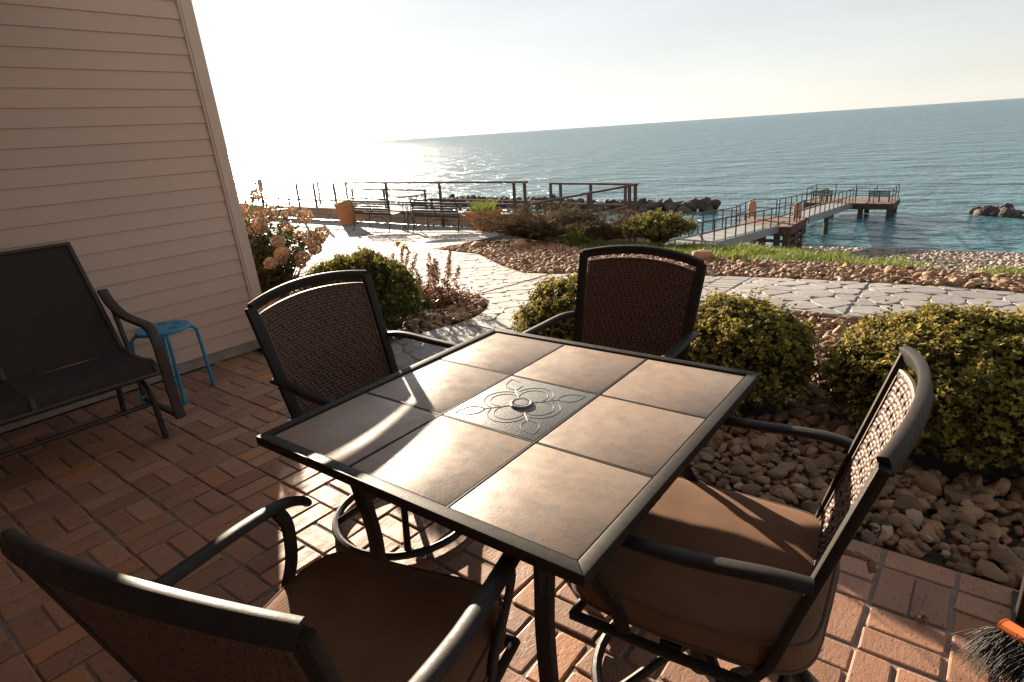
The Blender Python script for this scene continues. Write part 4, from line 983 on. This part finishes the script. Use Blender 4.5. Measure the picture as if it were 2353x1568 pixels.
a = rng.uniform(0, 6.283, n); w = .0035; ln = rng.normal(0, .4, (n, 2)); c_, s_ = np.cos(a)*w, np.sin(a)*w
B0 = np.stack([gxs-c_, gys-s_, gzs-.03], 1); B1 = np.stack([gxs+c_, gys+s_, gzs-.03], 1); M0 = np.stack([gxs-c_*.8+ln[:, 0]*hh*.4, gys-s_*.8+ln[:, 1]*hh*.4, gzs+hh*.6], 1); M1 = M0+np.stack([c_*1.6, s_*1.6, 0*c_], 1); T0 = np.stack([gxs+ln[:, 0]*hh, gys+ln[:, 1]*hh, gzs+hh], 1)
V = np.stack([B0, B1, M1, M0, T0, T0+np.array([.0005, 0, 0])], 1).reshape(-1, 3); k = np.arange(n)*6
F = np.concatenate([np.stack([k, k+1, k+2, k+3], 1), np.stack([k+3, k+2, k+5, k+4], 1)])
rn = rng.random(n); tag(mobj('grass', arr_mesh('grass', V, F, np.concatenate([rn, rn])), 'grass_blade'), 'strip of bright green grass along the top of the bank', 'grass', kind='stuff')

# ------------------------------------------------------------------ terrace: wall, railings, pots, benches, table
TZ = -0.65
tw = thing('terrace_wall', 'low tan block wall with a flat cap along the terrace edge', 'wall', (-8.0, 11.15, TZ))
for k in range(40):
    for c_ in range(2):
        b = MB(); b.box((-.205-.41*k-(.2 if c_ else 0), 0, .075+.15*c_-.0), (.402, .24, .143)); b.build('block', 'block', tw, sm=False, bevel=.008, seg=1)
    b = MB(); b.box((-.205-.41*k, 0, .325), (.404, .30, .05)); b.build('cap_stone', 'block_cap', tw, sm=False, bevel=.006, seg=1)
tw2 = thing('ramp_wall', 'tan block wall with a pale cap behind the broad juniper below the slanting handrail', 'wall', (-7.9, 12.1, -1.1))
for k in range(5):
    for c_ in range(3):
        b = MB(); b.box((.2+.41*k, 0, .075+.15*c_), (.402, .3, .143)); b.build('block', 'block', tw2, sm=False, bevel=.008, seg=1)
    b = MB(); b.box((.2+.41*k, 0, .475), (.404, .38, .05)); b.build('cap_stone', 'block_cap', tw2, sm=False, bevel=.006, seg=1)
def railing(label, posts, rails, mt='rail', pr=.029, rr=.026, name='railing', group=None):
    """posts: (x,y,z0,z1); rails: polylines"""
    o = thing(name, label, 'railing', (posts[0][0], posts[0][1], posts[0][2]), 0, group); c = Vector(o.location)
    for x, y, z0, z1 in posts:
        b = MB(); b.sweep([Vector((x, y, z0))-c, Vector((x, y, z1))-c], rrect(pr*2, pr*2, pr*.3), (0, 1, 0)); b.build('post', mt, o)
    for P_ in rails:
        b = MB(); b.sweep([Vector(q)-c for q in P_], rrect(rr*2, rr*1.7, rr*.3), (0, 0, 1)); b.build('rail', mt, o)
    return o
yA = 11.10
wz = TZ+.35
railing('long horizontal metal railing along the terrace edge behind the benches', [(x, yA, wz, .42) for x in (-21.5, -19.4, -17.3, -16.4, -15.4, -13.1)]+[(x, yA-.16, TZ, .42) for x in (-10.92, -8.6, -8.3)],
        [[(-23.5, yA-.05, .42), (-8.28, yA-.08, .42)], [(-23.5, yA-.05, -.08), (-8.28, yA-.08, -.08)]])
railing('lower railing seen beyond the benches, stepping down to the water stairs', [(-17.73, 13.5, -1.3, -.03), (-16.07, 13.5, -1.3, -.04), (-14.13, 13.5, -1.3, -.05)], [[(-17.75, 13.5, -.03), (-14.1, 13.5, -.05)], [(-17.75, 13.5, -.5), (-14.1, 13.5, -.5)]])
railing('lowest far railing seen behind the bowl planter', [(x, 13.5, -1.5, -.32) for x in (-13.9, -12.7, -11.5, -10.3, -9.1)], [[(-14.0, 13.5, -.32), (-9.0, 13.5, -.34)], [(-14.0, 13.5, -.75), (-9.0, 13.5, -.76)]])
railing('far railing section at left, half lost in the glare over the water', [(-27, 14, -1.2, .26), (-24.8, 14, -1.2, .25), (-22.5, 14, -1.2, .25), (-20.4, 14, -1.2, .24), (-18.7, 14, -1.2, .23)], [[(-27.1, 14, .26), (-18.68, 14, .23)], [(-20.4, 14, -.26), (-18.68, 14, -.26)]])
railing('rectangular railing bay right of the bowl planter', [(-8.69, 12.5, -1.2, .24), (-8.4, 12.5, -1.2, .24), (-7.56, 12.5, -1.2, .23), (-6.66, 12.5, -1.2, .22)], [[(-8.7, 12.5, .24), (-6.36, 12.5, .22)], [(-9.35, 12.5, -.24), (-6.62, 12.5, -.24)]])
railing('slanting handrail of the ramp right of the bowl planter', [(-5.80, 11.3, -.9, .33), (-5.93, 11.3, -.9, .30), (-6.89, 11.3, -.9, .13), (-8.02, 11.3, -.75, -.03), (-8.25, 11.3, -.75, -.06)], [[(-8.48, 11.3, -.10), (-5.75, 11.3, .34)], [(-7.3, 11.3, -.43), (-5.75, 11.3, -.06)]])
sg = thing('notice_sign', 'small tan notice sign mounted on the far left railing', 'sign', (-19.2, yA-.10, .17))
b = MB(); b.box((0, 0, .19), (.30, .012, .38)); b.build('board', 'sign_board', sg, sm=False)
for k in range(5): b = MB(); b.box((0, -.008, .30-.055*k), (.2-.03*(k % 2), .003, .018)); b.build('printed_line', 'sign_print', sg, sm=False)
b = MB(); b.tube([(0, .012, -.30), (0, .012, .36)], .012, 6); b.build('bracket', 'rail', sg)
# terracotta pots
def pot(name, label, loc, prof, soil_r, soil_z, cat_='planter'):
    o = thing(name, label, cat_, loc); b = MB(); b.lathe(prof, seg=36, cap=False); b.build('pot_body', 'terracotta', o)
    b = MB(); b.lathe([(.0005, soil_z), (soil_r, soil_z-.01)], seg=24, cap=False); b.build('soil', 'soil', o); return o
pot('tall_planter', 'tall tapered terracotta planter standing at the left end of the first bench', (-14.10, 10.45, TZ), [(.0005, 0), (.17, 0), (.185, .01), (.275, .50), (.30, .505), (.305, .60), (.285, .605), (.27, .52), (.255, .50)], .262, .53)
pot('bowl_planter', 'wide low terracotta bowl planter with sprouting grass on a stand beside the juniper', (-9.05, 10.35, TZ), [(.0005, .20), (.22, .20), (.25, .22), (.34, .36), (.36, .37), (.41, .47), (.42, .475), (.42, .545), (.40, .55), (.385, .50), (.30, .46)], .38, .50)
b = MB(); b.lathe([(.0005, 0), (.26, 0), (.26, .03), (.14, .06), (.14, .17), (.24, .20), (.0005, .20)], seg=28, cap=False)
bp_ = [o for o in bpy.data.objects if o.name.startswith('bowl_planter')][0]; b.build('pedestal', 'terracotta', bp_)
def tuft(label, loc, n, h, sp, seed, mt='grass_blade'):
    r = np.random.default_rng(seed); V = []; F = []
    for k in range(n):
        a, q_ = r.uniform(0, 6.283), r.random()**.5*sp; x, y = math.cos(a)*q_, math.sin(a)*q_; d = np.array([math.cos(a), math.sin(a)])*r.uniform(.1, .7)+r.normal(0, .15, 2); hh_ = h*r.uniform(.5, 1.1); a2 = r.uniform(0, 3.14); cx, cy = math.cos(a2)*.005, math.sin(a2)*.005; i = len(V)
        V += [(x-cx, y-cy, 0), (x+cx, y+cy, 0), (x+cx*.8+d[0]*hh_*.3, y+cy*.8+d[1]*hh_*.3, hh_*.6), (x-cx*.8+d[0]*hh_*.3, y-cy*.8+d[1]*hh_*.3, hh_*.6), (x+d[0]*hh_*.8, y+d[1]*hh_*.8, hh_), (x+d[0]*hh_*.8+.001, y+d[1]*hh_*.8, hh_)]
        F += [(i, i+1, i+2, i+3), (i+3, i+2, i+5, i+4)]
    o = thing('grass_tuft', label, 'plant', loc); mobj('blades', arr_mesh('blades', V, F, np.repeat(r.random(n), 2)), mt, o)
tuft('upright tuft of green grass growing in the bowl planter', (-9.05, 10.35, TZ+.49), 260, .28, .28, 31)
tuft('low tuft of leaves showing above the rim of the tall planter', (-14.10, 10.45, TZ+.52), 120, .16, .22, 32, 'green_leaf')
tuft('tall grass tuft at the foot of the broad juniper', (-5.35, 8.35, gz(-5.35, 8.35)-.03), 120, .38, .10, 33)
tuft('small grass tuft among the far bed stones right of the far chair', (-2.35, 7.22, gz(-2.35, 7.22)), 90, .14, .08, 34)
# slatted iron benches
def make_bench(w=1.36):
    o = thing('slatted_bench', 'x', 'bench')
    side = bez([(0.0, -.02, .845), (0, -.075, .83), (0, -.05, .78), (0, -.005, .62), (0, .04, .45), (0, .12, .41), (0, .30, .425), (0, .44, .43), (0, .49, .40), (0, .50, .36)], 6)
    for x in (-w/2, 0, w/2):
        b = MB(); b.sweep([Vector((x, q.y, q.z)) for q in side], rrect(.022, .012, .003), (1, 0, 0)); b.build('side_frame', 'iron', o)
    L_ = [0]
    for i in range(1, len(side)): L_.append(L_[-1]+(side[i]-side[i-1]).length)
    for k in range(15):
        s = L_[-1]*(.085+.86*k/14); i = min(max(1, next(j for j in range(len(L_)) if L_[j] >= s)), len(side)-1); q = side[i]; tn = (side[i]-side[i-1]).normalized()
        b = MB(); M_ = Matrix((Vector((1, 0, 0)), tn, Vector((1, 0, 0)).cross(tn))).transposed(); b.box((0, q.y, q.z), (w, .040, .010), M=M_); b.build('slat', 'iron', o, sm=False)
    for x in (-w/2, w/2):
        for P_ in ([(x, .05, .43), (x, .0, .30), (x, -.03, .14), (x, -.10, 0)], [(x, .45, .42), (x, .48, .28), (x, .45, .14), (x, .50, 0)]):
            b = MB(); b.tube(bez(P_, 6), .012, 6); b.build('leg', 'iron', o)
        b = MB(); b.tube(bez([(x, -.02, .62), (x, .12, .665), (x, .30, .66), (x, .43, .62), (x, .46, .52), (x, .42, .43)], 5), .010, 6); b.build('arm', 'iron', o)
    b = MB(); b.tube(bez([(-w/2, .02, .16), (0, .2, .34), (w/2, .02, .16)], 8), .008, 6); b.build('brace', 'iron', o)
    return o
bn = make_bench()
bn.location = (-12.25, 9.80, TZ); tag(bn, 'left slatted iron bench on the terrace, next to the tall planter', 'bench', 'slatted benches on the terrace')
bn2 = copy_tree(bn); bn2.location = (-10.02, 9.80, TZ); bn2.rotation_euler = (0, 0, R(3)); tag(bn2, 'right slatted iron bench on the terrace, touching the juniper sprays', 'bench')
bt = thing('bistro_table', 'tall round bistro table with iron legs between the two benches', 'table', (-11.12, 10.05, TZ))
b = MB(); b.lathe([(.0005, .855), (.37, .855), (.385, .865), (.385, .880), (.375, .888), (.0005, .888)], seg=36, cap=False); b.build('tabletop', 'bistro_top', bt)
for k in range(4):
    a = .4+k*math.pi/2; d = Vector((math.cos(a), math.sin(a), 0)); b = MB(); b.tube(bez([d*.24+Vector((0, 0, .85)), d*.10+Vector((0, 0, .62)), d*.05+Vector((0, 0, .42)), d*.13+Vector((0, 0, .2)), d*.27], 6), .010, 6); b.build('leg', 'iron', bt)
b = MB(); b.tube([(.05*math.cos(q*.3927), .05*math.sin(q*.3927), .43) for q in range(16)], .008, 5, closed=True); b.build('ring', 'iron', bt)
# distant terrace furniture in the glare
def make_far_chair():
    o = thing('terrace_chair', 'x', 'chair')
    for x in (-.22, .22):
        b = MB(); b.tube(bez([(x, -.02, 0), (x, -.0, .42), (x, -.10, .88)], 5), .016, 6); b.build('leg', 'iron', o)
        b = MB(); b.tube([(x, .42, 0), (x, .40, .42)], .016, 6); b.build('leg', 'iron', o)
        b = MB(); b.tube(bez([(x*1.1, -.05, .64), (x*1.15, .2, .66), (x*1.1, .40, .62), (x, .40, .42)], 4), .013, 6); b.build('arm', 'iron', o)
    b = MB(); b.box((0, .20, .42), (.46, .44, .025)); b.build('seat', 'iron', o, bevel=.006)
    b = MB(); b.tube([(-.22, -.10, .88), (.22, -.10, .88)], .016, 6); b.build('top_rail', 'iron', o)
    b = MB(); b.tube([(-.22, -.03, .55), (.22, -.03, .55)], .014, 6); b.build('lower_rail', 'iron', o)
    for k in range(4): x = -.15+.1*k; b = MB(); b.tube([(x, -.03, .55), (x, -.10, .88)], .010, 5); b.build('baluster', 'iron', o)
    return o
fc = make_far_chair()
for k, (x, y, a, lb) in enumerate([(-16.55, 9.75, 20, 'iron terrace chair with open back bars just left of the railing glare, above the hydrangea'), (-17.5, 10.35, 75, 'iron terrace chair side-on near the railing in the glare'), (-19.6, 9.9, -60, 'iron terrace chair half hidden by the house corner')]):
    o = fc if k == 0 else copy_tree(fc); o.location = (x, y, TZ); o.rotation_euler = (0, 0, R(a)); tag(o, lb, 'chair', 'iron chairs far along the terrace')
ft = thing('terrace_table', 'round terrace table in the glare beside the house corner', 'table', (-18.5, 10.0, TZ))
b = MB(); b.lathe([(.0005, .70), (.50, .70), (.51, .71), (.51, .73), (.0005, .735)], seg=32, cap=False); b.build('tabletop', 'bistro_top', ft)
b = MB(); b.lathe([(.0005, 0), (.28, 0), (.27, .03), (.04, .06), (.035, .70), (.0005, .70)], seg=20, cap=False); b.build('pedestal', 'iron', ft)

# ------------------------------------------------------------------ dock
def platform(name, label, x0, x1, y0, y1, zd, piles, zb):
    o = thing(name, label, 'dock', ((x0+x1)/2, (y0+y1)/2, zb)); c = Vector(o.location); w, d = x1-x0, y1-y0
    npl = 14
    for k in range(npl):
        b = MB(); b.box((0, -d/2+(k+.5)*d/npl, zd-zb-.04), (w, d/npl-.012, .06)); b.build('deck_board', 'dock_deck', o, sm=False)
    for cx, cy, sx, sy in ((0, -d/2, w+.1, .1), (0, d/2, w+.1, .1), (-w/2, 0, .1, d), (w/2, 0, .1, d)):
        b = MB(); b.box((cx, cy, zd-zb-.24), (sx, sy, .44)); b.build('fascia', 'rusty_steel', o, sm=False)
    for px, py in piles:
        b = MB(); b.box((px-c.x, py-c.y, (zd-zb-.3)/2-.3), (.32, .32, zd-zb+.3)); b.build('pile', 'rusty_steel', o, sm=False)
    return o
NZ, FZ = -4.5, -5.3
platform('dock_platform', 'near square dock platform with brown deck on dark steel piles at the beach', -12.25, -9.1, 36.3, 39.75, NZ, [(-9.3, 36.5), (-9.3, 39.5), (-12.05, 36.5), (-12.05, 39.5), (-9.3, 38.0), (-10.6, 36.5), (-10.6, 39.5)], -6.2)
bm_ = [o for o in bpy.data.objects if o.name == 'dock_platform'][0]
for k in range(3):
    b = MB(); b.box((1.45, 0, .45+.38*k), (.08, 3.1, .16)); b.build('brace', 'rusty_steel', bm_, sm=False)
    b = MB(); b.box((-.1, -1.6, .45+.38*k), (2.9, .08, .16)); b.build('brace', 'rusty_steel', bm_, sm=False)
platform('dock_platform', 'far wide dock platform with two benches standing in the lake', -12.4, -6.3, 53.2, 56.5, FZ, [(-6.5, 53.4), (-8.4, 53.4), (-6.5, 56.2), (-10.4, 53.4), (-12.2, 53.4), (-12.2, 56.2), (-8.4, 56.2), (-6.5, 54.8)], -6.8)
def gangway(label, x0, x1, y0, z0, y1, z1, piles=()):
    o = thing('gangway', label, 'gangway', ((x0+x1)/2, y0, z0)); w = x1-x0; L_ = math.hypot(y1-y0, z1-z0); a = math.atan2(z1-z0, y1-y0); Rm = Matrix.Rotation(a, 3, 'X')
    def bx(c, d, n_, mt): b = MB(); b.box(Rm@Vector(c), d, M=Rm); b.build(n_, mt, o, sm=False)
    bx((0, L_/2, -.03), (w-.1, L_, .05), 'deck', 'gangway_deck')
    for s in (-1, 1): bx((s*w/2, L_/2, -.16), (.09, L_, .42), 'side_beam', 'galvanized')
    for k in range(5): bx((0, L_*(.1+.2*k), -.25), (w-.1, .1, .12), 'cross_beam', 'galvanized')
    n_ = max(3, round(L_/1.35))
    for s in (-1, 1):
        for k in range(n_+1):
            q = Rm@Vector((s*w/2, .04+(L_-.08)*k/n_, 0)); b = MB(); b.sweep([q-Vector((0, 0, .1)), q+Vector((0, 0, 1.05))], rrect(.055, .055, .01), (0, 1, 0)); b.build('post', 'rail', o)
        for h in (1.05, .55):
            b = MB(); b.sweep([Rm@Vector((s*w/2, 0, 0))+Vector((0, 0, h)), Rm@Vector((s*w/2, L_, 0))+Vector((0, 0, h))], rrect(.055, .05, .01), (0, 0, 1)); b.build('rail', 'rail', o)
    for px, py, zb in piles:
        b = MB(); b.tube([(px-o.location.x, py-o.location.y, zb-z0-.5), (px-o.location.x, py-o.location.y, -.55)], .16, 10); b.build('pile', 'rusty_steel', o)
gangway('near galvanized gangway sloping from the bank down to the near dock platform', -11.85, -9.7, 24.9, -3.62, 36.2, NZ+.02)
gangway('far galvanized gangway linking the near dock platform to the far one', -10.7, -8.95, 39.85, NZ+.02, 53.1, FZ+.02, [(-9.1, 45.4, -6.6), (-10.5, 45.4, -6.6)])
def rect_rail(label, pts, zd):
    posts = []; rails = []
    for (x0, y0), (x1, y1) in zip(pts[:-1], pts[1:]):
        n_ = max(1, round(math.hypot(x1-x0, y1-y0)/1.5))
        for k in range(n_+1): q = (x0+(x1-x0)*k/n_, y0+(y1-y0)*k/n_, zd, zd+1.07); posts.append(q)
        for h in (1.07, .56): rails.append([(x0, y0, zd+h), (x1, y1, zd+h)])
    return railing(label, list(dict.fromkeys(posts)), rails, pr=.028, rr=.026)
rect_rail('railing around the near dock platform on its far left side', [(-12.15, 36.4), (-12.15, 39.65), (-10.8, 39.65)], NZ)
rect_rail('short railing at the right side of the near dock platform', [(-9.2, 36.5), (-9.2, 39.65)], NZ)
rect_rail('railing around the outer edge of the far dock platform', [(-10.8, 53.3), (-12.3, 53.3), (-12.3, 56.4), (-6.4, 56.4), (-6.4, 53.3), (-8.8, 53.3)], FZ)
for k, (x, y, lb) in enumerate([(-12.0, 38.85, 'left tan round-topped panel standing on the near dock platform'), (-9.32, 38.6, 'right tan round-topped panel standing on the near dock platform')]):
    o = thing('round_topped_panel', lb, 'panel', (x, y, NZ), R(28), 'round topped panels on the dock'); pts = [(-.23, .14), (.23, .14)]+[(.23*math.cos(q*math.pi/10), .84+.23*math.sin(q*math.pi/10)) for q in range(11)]
    b = MB(); n_ = len(pts); b.add([(q[0], -.03, q[1]) for q in pts]+[(q[0], .03, q[1]) for q in pts], [tuple(range(n_)), tuple(range(2*n_-1, n_-1, -1))]+[(i, n_+i, n_+(i+1) % n_, (i+1) % n_) for i in range(n_)]); b.build('board', 'panel_wood', o, sm=False, bevel=.015)
    for s in (-.15, .15): b = MB(); b.box((s, 0, .14), (.07, .07, .28)); b.build('leg', 'rail', o, sm=False)
def dock_bench(label, loc, rz):
    o = thing('dock_bench', label, 'bench', loc, rz, 'benches on the far dock platform')
    for k in range(5): b = MB(); b.box((0, -.20+.1*k, .43), (1.4, .075, .03)); b.build('seat_slat', 'iron', o, sm=False)
    for k in range(5): b = MB(); b.box((0, -.26-.02*k, .52+.085*k), (1.4, .03, .06)); b.build('back_slat', 'iron', o, sm=False)
    for x in (-.66, 0, .66):
        b = MB(); b.box((x, .18, .21), (.05, .05, .42)); b.build('leg', 'iron', o, sm=False); b = MB(); b.sweep([(x, -.22, 0), (x, -.24, .43), (x, -.35, .92)], rrect(.05, .04, .006), (0, 1, 0)); b.build('leg', 'iron', o)
    for x in (-.68, .68): b = MB(); b.box((x, -.02, .64), (.05, .48, .035)); b.build('arm', 'iron', o, sm=False)
dock_bench('right dark bench on the far dock platform', (-7.35, 54.1, FZ-.01), 0); dock_bench('left dark bench on the far dock platform, behind the gangway rails', (-11.3, 54.1, FZ-.01), R(8))
railing('pale stair rail at the landward end of the near gangway', [(-10.75, 24.6, -4.6, -3.28), (-9.9, 24.6, -4.6, -3.3), (-8.9, 24.6, -4.7, -3.32), (-8.9, 22.4, -4.3, -3.9)], [[(-10.78, 24.6, -3.28), (-8.88, 24.6, -3.32)], [(-8.9, 24.6, -3.32), (-9.0, 22.2, -3.75)], [(-10.2, 25.4, -2.95), (-8.9, 24.5, -3.95)]], mt='galvanized', pr=.04, rr=.04)

# ------------------------------------------------------------------ breakwaters
bshape = [rock_shape(2, 200+s, .22, .8, .95) for s in range(7)]; bme = []
for w, f in bshape: me = smooth(arr_mesh('boulder', w, f), False); me.materials.append(MATS['boulder']); bme.append(me)
def breakwater(label, pts, n, smin, smax, h, wid, seed):
    o = thing('breakwater', label, 'breakwater', (pts[0][0], pts[0][1], LAKE_Z)); r = random.Random(seed)
    for k in range(n):
        t_ = r.random()*(len(pts)-1); i = int(t_); q = Vector(pts[i]).lerp(Vector(pts[i+1]), t_-i); lat = r.gauss(0, .45); s = r.uniform(smin, smax)
        z = h*(1-min(1, abs(lat))**1.2)*r.uniform(.5, 1)
        b = bpy.data.objects.new('boulder', r.choice(bme)); b.location = (q.x-o.location.x, q.y-o.location.y+lat*wid, z-.2); b.scale = (s*r.uniform(.9, 1.3), s, s*r.uniform(.8, 1.1)); b.rotation_euler = (r.gauss(0, .4), r.gauss(0, .4), r.uniform(0, 6.28)); link(b, o)
breakwater('long dark boulder breakwater in the water left of the dock', [(-54, 55.5), (-40, 55.0), (-31, 53.8), (-20.6, 55.2)], 300, .38, .68, .95, 1.9, 3)
breakwater('short low boulder breakwater in the water at the right edge', [(-1.6, 57.0), (1.0, 56.2), (6.5, 56.0)], 50, .38, .68, .55, 1.2, 4)
